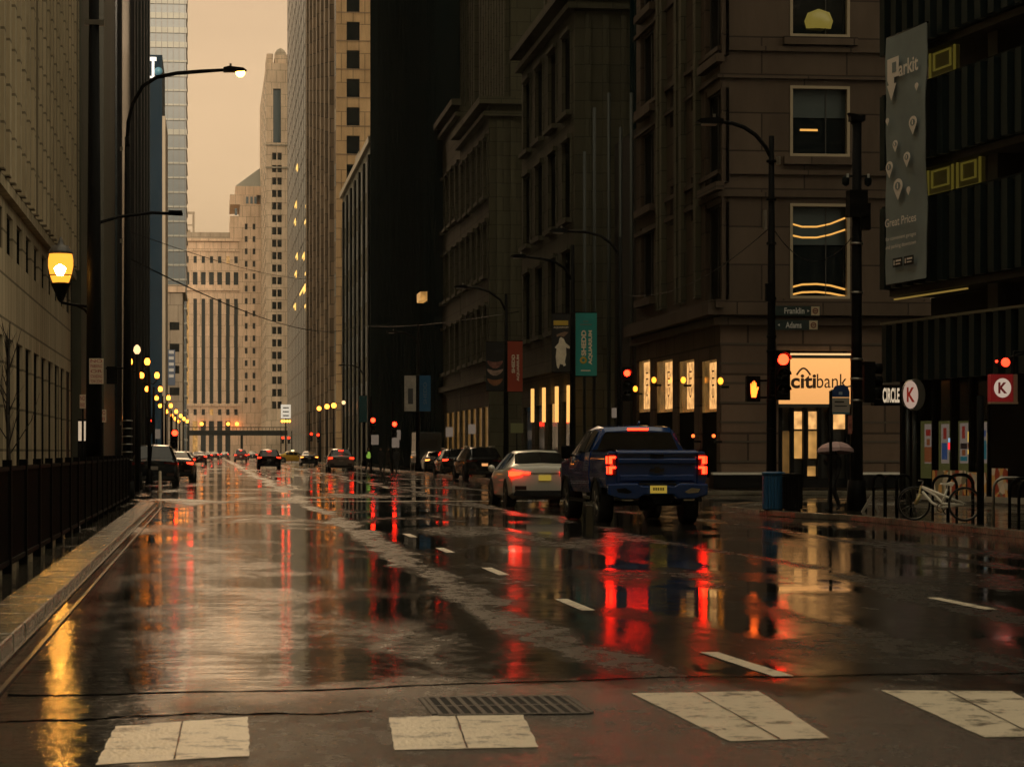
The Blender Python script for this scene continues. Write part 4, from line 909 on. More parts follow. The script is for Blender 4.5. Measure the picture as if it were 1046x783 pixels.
# vertical banner on the corner of the garage
a, c = gs(905, .45)[0], gs(946, .45)[0]
t = thing('parking_banner', 'long grey banner with pink lettering and map pins hanging on the garage corner', 'banner', tuple(G0 + GU * a + GN * .45 + GZ * gz(905, 291, .45)))
BG = mat('grey_banner_cloth', (.27, .31, .31), .75, var=.12, vscale=.6)
nU, nV = 6, 30; q = MB(); ztl, ztr, zbl, zbr = gz(910, 44, .45), gz(946, 16, .45), gz(905, 291, .45), gz(946, 284, .45)
zt_ = (ztl + ztr) / 2; zb_ = (zbl + zbr) / 2
def bp(u, v, off=0.0):
    return G0 + GU * (a + (c - a) * u) + GZ * (zb_ + (zt_ - zb_) * v) + GN * (.45 + .03 * math.sin(v * 9 + u * 2.5) * (0.3 + u * .7) + .012 * math.sin(v * 23 + u * 4) + off)
for k in (0.0, -.02):
    for i in range(nV + 1):
        for j in range(nU + 1): q.v.append(tuple(bp(j / nU, i / nV, k)))
for i in range(nV):
    for j in range(nU):
        s_ = i * (nU + 1) + j; q.face((s_, s_ + 1, s_ + nU + 2, s_ + nU + 1), True)
        s_ += (nV + 1) * (nU + 1); q.face((s_, s_ + 1, s_ + nU + 2, s_ + nU + 1), True)
q.build('cloth', BG, t)
PK = mat('pink_print', (1.0, .90, .82), .7); HH = zt_ - zb_; WW = c - a
def bt(s, u, v, wf, hf, m=PK, bold=0.0): return text(t, s, bp(u, v, .10) - GN * (bp(u, v) - bp(u, v)).length, GU, GZ, WW * wf, HH * hf, m, 'lettering', bold=bold)
bt('arkit', .66, .85, .48, .062, bold=.02)
q = MB(); 
def flat(pts, m, name, off=.10):
    q = MB(); q.oprism(G0 + GN * .45, GU, GZ, GN, [(a + WW * u, zb_ + HH * v) for u, v in pts], off, off + .006); return q.build(name, m, t)
flat([(.13, .905), (.42, .905), (.42, .825), (.30, .825), (.30, .80), (.36, .80), (.23, .735), (.12, .80), (.17, .80), (.13, .82)], PK, 'pin_mark')
flat([(.26, .885), (.36, .885), (.36, .845), (.26, .845)], BG, 'pin_counter', .108)
for u, v, s_ in ((.77, .62, 1.15), (.33, .555, .75), (.18, .47, 1.05), (.62, .49, .95), (.40, .385, 1.35), (.13, .66, .5), (.86, .76, .5), (.66, .36, .55)):
    pts = [(u + .085 * s_ * math.cos(x), v + .022 * s_ * math.sin(x)) for x in [R(-35 + k * 25) for k in range(11)]] + [(u, v - .042 * s_)]
    flat(pts, PK, 'map_pin')
    if s_ > .7:
        flat([(u + .05 * s_ * math.cos(x), v + .012 * s_ * math.sin(x)) for x in [k * math.pi / 4 for k in range(8)]], BG, 'pin_centre', .108)
        flat([(u - .012, v - .008 * s_), (u + .012, v - .008 * s_), (u + .012, v + .008 * s_), (u - .012, v + .008 * s_)], PK, 'pin_figure', .115)
bt('Great Prices', .47, .245, .78, .034, bold=.01); bt('for convenient garages', .47, .178, .76, .02); bt('and parking downtown', .47, .145, .76, .02)
for u in (.27, .55):
    flat([(u, .062), (u + .24, .062), (u + .24, .098), (u, .098)], BLKTXT, 'badge'); flat([(u + .03, .07), (u + .05, .07), (u + .05, .09), (u + .03, .09)], PK, 'badge_mark', .108)
    flat([(u + .08, .083), (u + .21, .083), (u + .21, .09), (u + .08, .09)], PK, 'badge_line', .108); flat([(u + .08, .071), (u + .19, .071), (u + .19, .076), (u + .08, .076)], PK, 'badge_line', .108)
for v in (0, 1): q = MB(); q.tube([tuple(bp(0, v, -.03)), tuple(bp(1, v, -.03))], .03); q.tube([tuple(bp(.5, v, -.03)), tuple(bp(.5, v, -.5))], .025); q.build('banner_rod', BLACKM, t)
# shop name sign: dark arm with a round end, facing the camera
dS = 62.0
t = thing('shop_name_sign', 'dark sign reading CIRCLE with a red K on a white disc, above the bike racks', 'sign', (pd(920, dS)[0], pd(920, dS)[1], zz(403, dS)))
def camq(px, d, off=0): a_, b_ = pd(px, d); return (a_, b_ - off)
xa, ya = pd(893, dS); xb, yb = pd(922, dS)
q = MB(); q.box(xa, xb, ya, ya + .3, zz(414, dS), zz(393, dS)); q.build('sign_box', BLACKM, t)
CRM = emis('cream_lit_lettering', (.8, .62, .42), .34)
text(t, 'CIRCLE', ((pd(910.5, dS)[0]), ya - .02, zz(403.5, dS)), (1, 0, 0), (0, 0, 1), .42, .36, CRM, 'lettering', bold=.03)
cx_, cy_ = pd(929.5, dS); q = MB(); rr = .34
q.v = []; n_ = 24
pts = [(rr * .55 * math.cos(2 * math.pi * k / n_), rr * math.sin(2 * math.pi * k / n_)) for k in range(n_)]
q.oprism((cx_ + .05, ya - .05, zz(403, dS)), (1, 0, 0), (0, 0, 1), (0, -1, 0), [(p[0] * 1.25 + .09, p[1] * 1.12) for p in pts], -.4, .1); q.build('disc_housing', mat('grey_disc_rim', (.12, .11, .09), .4), t)
q = MB(); q.oprism((cx_, ya - .05, zz(403, dS)), (1, 0, 0), (0, 0, 1), (0, -1, 0), pts, .101, .12); q.build('disc', emis('pale_sign_disc', (.8, .55, .42), .22), t)
text(t, 'K', (cx_, ya - .172, zz(403, dS)), (1, 0, 0), (0, 0, 1), .2, .36, emis('dull_red_letter', (.5, .03, .015), .16), 'lettering', bold=.03)
q = MB(); q.tube([(cx_, ya + .1, zz(412, dS)), (cx_, ya + .1, .15)], .05); q.tube([(cx_ + .18, ya + .15, zz(410, dS)), (cx_ + .18, ya + .15, .15)], .05); q.build('post', mat('grey_post', (.07, .08, .075), .4), t)
# hanging square sign with K
dS = 55.0; xa, ya = pd(1012, dS); xb, _ = pd(1036, dS); z0, z1 = zz(410, dS), zz(382, dS)
t = thing('hanging_store_sign', 'square dark red sign with a K in a pale disc, hanging at the right edge', 'sign', ((xa + xb) / 2, ya, z0))
q = MB(); q.box(xa, xb, ya, ya + .22, z0, z1); q.build('box', emis('dark_red_sign_face', (.30, .012, .012), .16), t)
q = MB(); q.box(xb + .002, xb + .1, ya + .02, ya + .22, z0, z1); q.box(xa, xb + .1, ya - .03, ya + .22, z0 - .05, z0 - .003); q.build('frame', mat('pale_sign_edge', (.45, .3, .2), .5), t)
q = MB(); cx_ = (xa + xb) / 2 + .01; zc = (z0 + z1) / 2; n_ = 28
q.oprism((cx_, ya, zc), (1, 0, 0), (0, 0, 1), (0, -1, 0), [(.19 * math.cos(2 * math.pi * k / n_), .21 * math.sin(2 * math.pi * k / n_)) for k in range(n_)], .003, .012); q.build('disc', emis('pale_disc_face', (.75, .58, .45), .28), t)
text(t, 'K', (cx_, ya - .013, zc), (1, 0, 0), (0, 0, 1), .2, .24, emis('very_dark_red', (.15, .01, .01), .25), 'lettering', bold=.04)
q = MB(); q.tube([(xb + .05, ya + .1, z1), (xb + .05, ya + .1, z1 + .5), (xb + .5, ya + .1, z1 + .5)], .03); q.build('hanger', BLACKM, t)
# red lamp over the sign
t = thing('red_warning_lamp', 'small red lamp glowing just above the hanging red sign', 'lamp', (pd(1027, 55.5)[0], pd(1027, 55.5)[1], zz(374, 55.5)))
x_, y_ = pd(1027, 55.5); q = MB(); q.box(x_ - .16, x_ + .16, y_ + .02, y_ + .2, zz(374.5, 55.5), zz(365, 55.5)); q.build('housing', BLACKM, t)
q = MB(); q.lathe((x_, y_, zz(370, 55.5)), [(.02, .03), (.09, .02), (.1, -.02), (.02, -.05)], 12, axis=1); q.build('lens', RED_DIM, t)
q = MB(); q.lathe((x_ - .2, y_, zz(369, 55.5)), [(.02, .02), (.03, .01), (.03, -.02), (.01, -.03)], 8, axis=1); q.build('side_lens', RED_DIM, t)
q = MB(); q.tube([(x_, y_ + .2, zz(368, 55.5)), (x_ + .5, y_ + .3, zz(360, 55.5)), (x_ + 1.5, y_ + .5, zz(355, 55.5))], .03); q.build('bracket', BLACKM, t)
# ================================================================== FENCE, LAMPS, POLES
t = thing('picket_fence', 'black metal fence of close upright pickets along the left pavement', 'fence', (-2.2, 40, ZS))
b = MB(); y = 9.0
while y < 70: b.box(-2.215, -2.185, y, y + .035, ZS + .08, 1.29); y += .10
b.build('pickets', BLACKM, t)
b = MB(); b.box(-2.23, -2.17, 9, 70, 1.24, 1.28); b.box(-2.23, -2.17, 9, 70, ZS + .1, ZS + .15); b.build('rails', BLACKM, t)
y = 9.0
while y < 70.5: b = MB(); b.box(-2.25, -2.15, y - .05, y + .05, ZS, 1.36); b.build('post', BLACKM, t); y += 2.4
# bare young tree on the plaza
def bare_tree(x, y, H):
    t = thing('bare_tree', 'thin leafless young tree in front of the arcade at the far left', 'tree', (x, y, ZS)); b = MB(); br = MB()
    b.tube([(x, y, ZS), (x + .03, y, 1.2), (x - .02, y, 2.4), (x + .05, y, H)], [.06, .05, .035, .012])
    rnd = random.Random(3)
    for k in range(16):
        z = 1.1 + k * (H - 1.3) / 16; an = rnd.uniform(0, 6.28); L = rnd.uniform(.5, 1.3) * (1 - k / 26)
        p = Vector((x, y, z)); q = p + Vector((math.cos(an) * L * .5, math.sin(an) * L * .5, L * .8)); r = q + Vector((math.cos(an + .4) * L * .2, math.sin(an) * L * .2, L * .6))
        br.tube([p, q, r], [.018, .01, .004], 5)
        for j in range(2): br.tube([p.lerp(q, .5 + j * .3), p.lerp(q, .5 + j * .3) + Vector((rnd.uniform(-.3, .3), rnd.uniform(-.3, .3), .45))], [.008, .003], 4)
    BARK = mat('dark_bark', (.03, .022, .015), .8, bump=.4, bscale=20)
    b.build('trunk', BARK, t); br.build('branches', BARK, t)
bare_tree(*pd(8, 62), 4.6)
# near left pole with acorn lamp
dP = 54.0; px_, py_ = pd(96, dP)
t = thing('street_lamp', 'thick black post with one large glowing acorn lantern, nearest on the left', 'street lamp', (px_, py_, ZS))
b = MB(); b.tube([(px_, py_, ZS), (px_, py_, 4), (px_, py_, 12.0)], [.19, .16, .10], 12); b.tube([(px_, py_, ZS), (px_, py_, .9)], [.26, .22], 12); b.build('post', BLACKM, t)
lx, ly = pd(62, dP); zb = zz(307, dP); sc = F / dP
b = MB(); b.lathe((lx, ly, 0), [(.02, zz(309, dP)), (.07, zz(306, dP)), (.13, zz(298, dP)), (.2, zz(291, dP)), (.21, zz(289, dP)), (.02, zz(288, dP))], 14); b.build('lamp_base', BLACKM, t)
GL_ = mat('lantern_glass', (.9, .62, .25), .15, trans=.85)
b = MB(); b.lathe((lx, ly, 0), [(.17, zz(288.5, dP)), (.225, zz(281, dP)), (.262, zz(272, dP)), (.262, zz(265, dP)), (.235, zz(258.5, dP))], 18); b.build('lamp_glass', emis('lantern_glow', (1, .33, .03), .9), t)
b = MB(); b.lathe((lx, ly, 0), [(.27, zz(259.5, dP)), (.24, zz(256, dP)), (.17, zz(251, dP)), (.07, zz(250, dP)), (.05, zz(246, dP)), (.02, zz(242, dP))], 14); b.build('lamp_cap', mat('lamp_cap_metal', (.12, .11, .1), .3), t)
b = MB(); b.lathe((lx, ly, 0), [(.24, zz(281.6, dP)), (.24, zz(280.6, dP))], 14); b.build('lamp_band', BLACKM, t)
b = MB(); b.lathe((lx, ly - .14, zz(275, dP)), [(.02, -.17), (.10, -.14), (.15, 0), (.10, .15), (.02, .17)], 14); b.build('bright_core', emis('lantern_core', (1, .42, .06), 110), t)
b = MB(); b.tube([(lx, ly, zz(309, dP)), (lx + .25, ly, zz(311, dP)), (px_ - .1, ly, zz(313, dP))], .03); b.tube([(lx + .3, ly, zz(311, dP)), (px_ - .2, ly, zz(316, dP)), (px_ - .1, ly, zz(323, dP))], .025); b.build('arm', BLACKM, t)
b = MB(); b.tube([(px_, py_, zz(229, dP)), (px_ + .5, py_ + .5, zz(219, dP)), (px_ + 1.2, py_ + .8, zz(213, dP)), (px_ + 1.85, py_ + 1, zz(213.5, dP))], .035); b.box(px_ + 1.55, px_ + 1.85, py_ + .85, py_ + 1.05, zz(213, dP), zz(210, dP)); b.build('upper_arm', BLACKM, t)
b = MB(); b.box(px_ - .2, px_ + .22, py_ - .12, py_ + .12, zz(26, dP), zz(21, dP)); b.build('bracket', STEEL, t)
def sign_plate(name, label, px, d, y0, y1, w_px, m, marks=None, group=None, cat='sign', post=None, txt=None, tcol=None):
    x, y = pd(px, d); wd = w_px / F * d; z0, z1 = zz(y1, d), zz(y0, d)
    t = thing(name, label, cat, (x, y - .03, z0), group)
    b = MB(); b.box(x - wd / 2, x + wd / 2, y - .03, y - .01, z0, z1); b.build('plate', m, t)
    if txt:
        n_ = len(txt)
        for i, s in enumerate(txt):
            zc = z1 - (z1 - z0) * (i + .5) / n_; text(t, s, (x, y - .032, zc), (1, 0, 0), (0, 0, 1), wd * .8, (z1 - z0) / n_ * .62, tcol or BLKTXT, 'lettering', .003)
    if post: b = MB(); b.tube([(x, y + .02, ZS if post is True else post), (x, y + .02, z1)], .03); b.build('post', BLACKM, t)
    return t
PSIGN = mat('cream_sign_plate', (.9, .70, .52), .5, var=.15, vscale=5); RDT = mat('red_sign_print', (.45, .03, .02), .5)
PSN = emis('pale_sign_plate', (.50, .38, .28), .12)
sign_plate('parking_sign', 'pale no parking sign with red lettering fixed to the thick lamp post', 98.5, 53.5, 366, 392, 14.5, PSIGN, txt=['NO', 'PARKING', 'OR', 'STANDING', 'TOW ZONE'], tcol=RDT)
sign_plate('parking_sign', 'small pale sign left of the thick lamp post, beyond the fence', 84.5, 66, 403, 417, 6, PSIGN, txt=['NO', 'PARK'], tcol=RDT, post=True)
sign_plate('parking_sign', 'small pale sign right of the thick lamp post, low', 104.5, 66, 418, 431, 8, PSIGN, txt=['NO', 'PARK'], tcol=RDT, post=True)
x, y = pd(84, 78); t = thing('lit_display_panel', 'narrow upright lit panel behind the fence left of the thick post', 'sign', (x, y, ZS)); b = MB(); b.box(x - .12, x + .12, y, y + .05, zz(450, 78), zz(430, 78)); b.build('panel', emis('dim_cream_panel', (.6, .45, .3), .4), t); b = MB(); b.box(x - .14, x + .14, y + .051, y + .12, ZS, zz(428, 78)); b.build('stand', BLACKM, t)

def cobra(name, label, px, d, arm, ztop, lamp=None, rad=.10, group='tall street lamps with curved arms', strobe=False):
    """pole at px/d; arm = list of picture points of the arm, taken at depth d"""
    x, y = pd(px, d); t = thing(name, label, 'street lamp', (x, y, ZS), group)
    b = MB(); b.tube([(x, y, ZS), (x, y, ztop * .5), (x, y, ztop)], [rad * 1.3, rad, rad * .65], 10); b.tube([(x, y, ZS), (x, y, ZS + .5)], [rad * 2, rad * 1.7], 10); b.build('pole', BLACKM, t)
    pts = [(pd(p, d)[0], pd(p, d)[1], zz(q, d)) for p, q in arm]
    b = MB(); b.tube(pts, [rad * .5] * (len(pts) - 1) + [rad * .4], 8); b.build('arm', BLACKM, t)
    e = Vector(pts[-1]); dr = (e - Vector(pts[-2])).normalized(); hx = 1 if dr.x > 0 else -1
    b = MB(); b.oprism(e, (hx, 0, 0), (0, 0, 1), (0, 1, 0), [(-.05, -.06), (.45, -.05), (.6, -.01), (.5, .06), (.1, .1), (-.05, .06)], -.13, .13); b.build('lamp_head', BLACKM, t)
    b = MB(); b.box(e.x + hx * .12, e.x + hx * .18, e.y - .03, e.y + .03, e.z + .1, e.z + .18); b.build('photocell', STEEL, t)
    if lamp: b = MB(); b.sphere((e.x + hx * .42, e.y, e.z - .07), lamp, 12, 8); b.build('bulb', LAMP_S, t)
    else: b = MB(); b.box(e.x + hx * .1, e.x + hx * .45, e.y - .1, e.y + .1, e.z - .085, e.z - .052); b.build('lens', STEEL, t)
    return t
cobra('arm_street_lamp', 'tall pole on the left whose long curved arm ends in a burning bulb', 130, 71, [(130, 150), (131, 125), (136, 105), (146, 88), (160, 79), (180, 75), (205, 73), (230, 71.5)], zz(150, 71), lamp=.13, rad=.11)
x_, y_ = pd(130, 71); P_ = [o for o in bpy.data.objects if o.name == 'arm_street_lamp'][0]
for py in (152, 246, 432): b = MB(); b.box(x_ - .2, x_ - .12, y_ - .05, y_ + .05, zz(py, 71) - .05, zz(py, 71) + .05); b.build('clamp_box', STEEL, P_)
for py in range(430, 472, 8): b = MB(); b.lathe((x_, y_, zz(py, 71)), [(.15, 0), (.15, .03)], 12); b.build('clamp', STEEL, P_)
b = MB(); b.tube([(x_, y_, zz(150, 71)), (x_, y_, zz(140, 71))], .07); b.build('pole_top', BLACKM, P_)
b = MB(); b.box(pd(109, 71)[0], pd(120, 71)[0], y_, y_ + .3, zz(392, 71), zz(374, 71)); b.tube([(x_, y_, zz(376, 71)), (pd(108, 71)[0], y_ + .05, zz(376, 71))], .03); b.build('signal_back', BLACKM, P_)

cobra('arm_street_lamp', 'lamp pole at the near right corner carrying the street name signs', 788, 60, [(788, 162), (782, 150), (772, 138), (760, 130), (748, 126), (736, 124.5)], zz(139, 60), rad=.10)
cobra('arm_street_lamp', 'lamp pole behind the pickup with a red signal half way up', 633, 88, [(633, 262), (626, 250), (614, 241), (600, 237), (578, 236)], zz(242, 88), rad=.10)
cobra('arm_street_lamp', 'lamp pole carrying the penguin banner and the teal banner', 585, 99, [(585, 287), (577, 274), (566, 267), (552, 264), (536, 262)], zz(250, 99), rad=.11)
cobra('arm_street_lamp', 'lamp pole carrying the black and red pair of banners', 517, 122, [(517, 318), (511, 306), (500, 298), (488, 294), (476, 293)], zz(300, 122), rad=.11)
cobra('arm_street_lamp', 'lamp pole carrying the white and blue pair of banners by the black tower', 427, 173, [(427, 352), (422, 344), (414, 340), (404, 339)], zz(330, 173), rad=.12)
cobra('arm_street_lamp', 'thin lamp pole with a small teal banner, far right side', 372, 233, [(372, 384), (367, 376), (360, 373), (352, 373)], zz(365, 233), rad=.12)

# banners on lamp poles
def banner(label, px0, px1, y0, y1, d, m, deco=None, name='street_banner', pole=None):
    a0, yb = pd(px0, d); a1, _ = pd(px1, d); z0, z1 = zz(y1, d), zz(y0, d)
    t = thing(name, label, 'banner', ((a0 + a1) / 2, yb, z0), 'banners hung on the lamp poles')
    b = MB(); b.box(a0, a1, yb - .01, yb + .01, z0, z1); b.build('cloth', m, t)
    b = MB(); xp = pd(pole, d)[0]; e0, e1 = min(a0, xp), max(a1, xp)
    for z in (z0, z1): b.tube([(e0, yb, z), (e1, yb, z)], .022, 6)
    b.build('brackets', BLACKM, t)
    if deco: deco(t, a0, a1, z0, z1, yb - .012)
    return t
CREAM = mat('cream_print', (.9, .8, .62), .6); YP = mat('yellow_print', (.6, .42, .05), .6)
def strip(t, x0, x1, z0, z1, y, m, nm='print'): b = MB(); b.box(x0, x1, y - .006, y, z0, z1); return b.build(nm, m, t)
def penguin(t, a0, a1, z0, z1, y):
    W_, H = a1 - a0, z1 - z0; P = lambda u, v: (a0 + W_ * u, z0 + H * v)
    strip(t, a0 + .1 * W_, a0 + .9 * W_, z0 + .80 * H, z0 + .88 * H, y, YP); text(t, 'AQUARIUM', (a0 + W_ / 2, y - .001, z0 + .76 * H), (1, 0, 0), (0, 0, 1), W_ * .8, H * .04, CREAM)
    b = MB(); b.oprism((0, y, 0), (1, 0, 0), (0, 0, 1), (0, -1, 0), [P(*q) for q in ((.30, .08), (.38, .06), (.45, .14), (.60, .13), (.66, .10), (.78, .12), (.72, .18), (.80, .3), (.78, .42), (.98, .40), (.98, .44), (.76, .50), (.66, .57), (.5, .60), (.42, .57), (.38, .5), (.16, .42), (.26, .40), (.22, .26), (.26, .14))], 0, .008); b.build('bird_picture', mat('pale_bird', (.8, .74, .6), .7, var=.2, vscale=4), t)
    b = MB(); b.oprism((0, y, 0), (1, 0, 0), (0, 0, 1), (0, -1, 0), [P(*q) for q in ((.28, .60), (.45, .62), (.66, .60), (.92, .68), (.7, .69), (.5, .67), (.26, .64))], 0, .008); b.build('bird_head', mat('dim_beak', (.25, .16, .1), .7), t)
def vertical(words, m=CREAM):
    def f(t, a0, a1, z0, z1, y):
        W_, H = a1 - a0, z1 - z0; n_ = len(words)
        for i, s in enumerate(words):
            u = .36 + .30 * i if n_ > 1 else .5
            text(t, s, (a0 + W_ * u, y - .001, z0 + H * .47), (0, 0, 1), (-1, 0, 0), H * .50, W_ * .22, m, 'lettering', bold=.03)
    return f
def teal_deco(t, a0, a1, z0, z1, y):
    W_, H = a1 - a0, z1 - z0
    text(t, 'SHEDD', (a0 + W_ * .38, y - .001, z0 + H * .52), (0, 0, 1), (-1, 0, 0), H * .40, W_ * .23, CREAM, bold=.04)
    text(t, 'AQUARIUM', (a0 + W_ * .70, y - .001, z0 + H * .45), (0, 0, 1), (-1, 0, 0), H * .54, W_ * .20, CREAM, bold=.04)
    b = MB(); b.torus((a0 + W_ * .36, y - .004, z0 + H * .25), W_ * .12, W_ * .05, 1, 14, 6, .1); b.build('emblem', YP, t)
    strip(t, a0 + .25 * W_, a0 + .7 * W_, z0 + .08 * H, z0 + .095 * H, y, CREAM); strip(t, a0 + .2 * W_, a0 + .75 * W_, z0 + .80 * H, z0 + .82 * H, y, mat('dim_teal_print', (.12, .22, .2), .6)); strip(t, a0 + .35 * W_, a0 + .6 * W_, z0 + .85 * H, z0 + .87 * H, y, mat('dim_teal_print', (.12, .22, .2), .6))
BK = mat('black_banner', (.012, .012, .012), .6)
banner('black banner with a pale standing penguin and a yellow strip', 563.5, 582.5, 320, 380, 98, BK, penguin, pole=585)
banner('teal banner with white vertical lettering and a yellow ring', 588, 610, 319, 384, 98, mat('teal_banner', (.02, .30, .29), .6, var=.1), teal_deco, pole=585)
def swirl(t, a0, a1, z0, z1, y):
    W_, H = a1 - a0, z1 - z0
    for k, (c0, r, c) in enumerate(((.56, .11, (.30, .12, .09)), (.40, .09, (.38, .26, .2)), (.2, .1, (.32, .13, .05)))):
        b = MB(); pts = [(a0 + W_ * (.5 + .46 * math.cos(x) * (1 if k % 2 else .95)), z0 + H * (c0 + r * .6 * math.sin(x) + .04 * math.cos(x * 2))) for x in [i * math.pi / 7 for i in range(14)]]
        b.oprism((0, y, 0), (1, 0, 0), (0, 0, 1), (0, -1, 0), pts, 0, .006 + .002 * k); b.build('picture', mat('banner_picture' + str(k), c, .7, var=.5, vscale=5), t)
banner('black banner with a dim pink and brown picture', 496.5, 515, 349, 399, 121, BK, swirl, pole=517)
def red_deco(t, a0, a1, z0, z1, y):
    W_, H = a1 - a0, z1 - z0; text(t, 'SHEDD', (a0 + W_ * .38, y - .001, z0 + H * .55), (0, 0, 1), (-1, 0, 0), H * .36, W_ * .23, CREAM, bold=.04); text(t, 'AQUARIUM', (a0 + W_ * .70, y - .001, z0 + H * .47), (0, 0, 1), (-1, 0, 0), H * .52, W_ * .2, CREAM, bold=.04)
banner('rust red banner with pale vertical lettering', 518.5, 534, 348, 400, 121, mat('rust_banner', (.40, .055, .02), .6, var=.1), red_deco, pole=517)
banner('pale grey banner beside a blue one, on the pole before the black tower', 413, 425, 383, 420, 172, mat('grey_white_banner', (.6, .55, .48), .6, var=.3, vscale=2), lambda t, a0, a1, z0, z1, y: strip(t, a0 + .25, a1 - .2, z0 + .5, z1 - .9, y, mat('grey_print', (.1, .1, .1), .6)), pole=427)
banner('blue banner beside a pale grey one, on the pole before the black tower', 428.5, 440, 383, 420, 172, mat('blue_banner', (.02, .16, .36), .6, var=.1), lambda t, a0, a1, z0, z1, y: text(t, 'SHEDD', ((a0 + a1) / 2, y - .001, (z0 + z1) / 2), (0, 0, 1), (-1, 0, 0), (z1 - z0) * .6, (a1 - a0) * .3, mat('pale_blue_print', (.2, .3, .4), .6)), pole=427)
banner('small teal banner far down the right side', 367, 375, 404, 431, 232, mat('teal_banner_dim', (.02, .13, .14), .6), None, pole=372)

# twin lamps down the left kerb
def twin(px, py, k):
    d = 3.15 * F / (HY - py); x, y = pd(px, d); z = CAMZ + 3.15
    t = thing('twin_lamp', ['twin globe lamp with the palest, highest globes of the left row', 'second twin globe lamp of the left row counted from the camera', 'third twin globe lamp of the left row counted from the camera'][k] if k < 3 else '%s twin globe lamp of the left row counted from the camera' % ['fourth', 'fifth', 'sixth', 'seventh', 'eighth', 'ninth and farthest'][k - 3], 'street lamp', (x, y, ZS), 'twin globe lamps along the left kerb')
    s = .24 + .0007 * d; q = .075 + .0003 * d; b = MB(); b.tube([(x, y, ZS), (x, y, z + .1)], [.09, .05]); b.tube([(x, y, ZS), (x, y, ZS + .6)], [.17, .12]); b.build('post', BLACKM, t)
    b = MB(); b.tube([(x - s, y, z - .2), (x - s * .5, y, z - .38), (x, y, z - .3), (x + s * .5, y, z - .38), (x + s, y, z - .2)], .025); b.build('arms', BLACKM, t)
    for sx in (-1, 1):
        b = MB(); b.lathe((x + sx * s, y, z), [(.05, -q * 1.2), (q * .8, -q * .9), (q, 0), (q * .7, q * .8), (.03, q * 1.3)], 12); b.build('globe', LAMP_O, t)
        b = MB(); b.lathe((x + sx * s, y, z), [(q * .5, q * 1.1), (q * .2, q * 1.5), (.02, q * 1.9)], 8); b.build('finial', BLACKM, t)
for k, (px, py) in enumerate(((141.5, 369), (152.5, 383), (157, 397), (166, 406), (169, 414), (175, 420), (180, 424.5), (183.5, 427.5), (187, 430))): twin(px, py, k)
x, y = pd(140, 84); t = thing('single_lamp', 'single pale acorn lamp above the first twin globes on the left', 'street lamp', (x, y, ZS)); b = MB(); b.tube([(x, y, ZS), (x, y, zz(363, 84))], [.09, .05]); b.build('post', BLACKM, t); b = MB(); b.lathe((x, y, zz(357, 84)), [(.06, -.14), (.12, -.04), (.10, .08), (.03, .16)], 12); b.build('globe', LAMP_W, t)
# lamps down the right kerb
for k, (px, py, m) in enumerate(((326, 417, LAMP_O), (334, 415, LAMP_O), (341, 414, LAMP_O), (351, 411, LAMP_W))):
    d = 14.6 / dirs(px)[0]; x, y = pd(px, d)
    t = thing('globe_lamp', ['leftmost burning orange globe lamp of the right kerb row', 'middle orange globe lamp of the right kerb row', 'rightmost orange globe lamp of the right kerb row', 'pale white globe lamp at the right end of the far lamp row'][k], 'street lamp', (x, y, ZS), 'globe lamps along the far right kerb')
    z = zz(py, d); b = MB(); b.tube([(x, y, ZS), (x, y, z - .3)], [.14, .08]); b.build('post', BLACKM, t); b = MB(); b.sphere((x, y, z), .3 if k < 3 else .22); b.build('globe', m, t)
for px, py, d in ((438, 303, 176),):
    pass

# ================================================================== SIGNALS
def signal(label, px, py, d, w_=.34, red=RED_S, bottom=None, post=None, back=False, lit=0, group='traffic signals', r=.10, front=True):
    x, y = pd(px, d); z = zz(py, d); t = thing('traffic_signal', label, 'traffic signal', (x, y, z - 1), group)
    b = MB(); b.box(x - w_ / 2, x + w_ / 2, y, y + .22, z - .95, z + .22); b.build('housing', BLACKM, t)
    for i in range(3):
        zc = z - .36 * i; m = red if i == lit else mat('dark_lens', (.01, .008, .006), .2)
        b = MB(); b.lathe((x, y - .002, zc), [(.01, -.03), (r, -.02), (r, 0)], 14, axis=1); b.build('lens', m, t)
        b = MB(); n_ = 9
        for k in range(n_):
            a0, a1 = math.pi * k / n_, math.pi * (k + 1) / n_; c = [(x + math.cos(a_) * (r + .03), z_) for a_, z_ in ((a0, zc + math.sin(a0) * (r + .03)), (a1, zc + math.sin(a1) * (r + .03)))]
            b.quad((c[0][0], y, c[0][1]), (c[1][0], y, c[1][1]), (c[1][0], y - .2, c[1][1]), (c[0][0], y - .2, c[0][1]))
        b.build('visor', BLACKM, t)
    if post: b = MB(); xp, yp = pd(post, d); b.tube([(xp, yp + .1, z - .2), (x, y + .1, z - .2)], .03); b.tube([(xp, yp + .1, z - .85), (x, y + .1, z - .85)], .03); b.build('bracket', BLACKM, t)
    return t
signal('large red traffic signal on the near right corner pole beside the lit bank sign', 800, 367, 59.8, post=789, r=.13)
signal('red traffic signal on the pole just behind the pickup', 640.5, 381, 87.5, post=633, r=.11)
signal('left one of the two red signals hanging over the far right kerb', 381, 429, 178, r=.16, post=378)
signal('right one of the two red signals hanging over the far right kerb', 403, 433, 180, r=.16, post=400)
signal('red traffic signal low on the left side beyond the parked cars', 178.5, 442, 150, r=.17, post=175)
signal('small dim red signal left of the far twin lamps', 153.5, 429.5, 190, r=.10, post=150, red=RED_DIM)
signal('left one of two far red signals in the middle of the street end', 289, 447, 420, r=.20, post=286, red=RED_FAR)
signal('right one of two far red signals in the middle of the street end', 295, 447, 420, r=.20, post=298, red=RED_FAR)
signal('left one of two red signals below the far right orange lamps', 318, 443, 330, r=.17, post=316, red=RED_FAR)
signal('right one of two red signals below the far right orange lamps', 325, 444, 330, r=.18, post=327, red=RED_FAR)
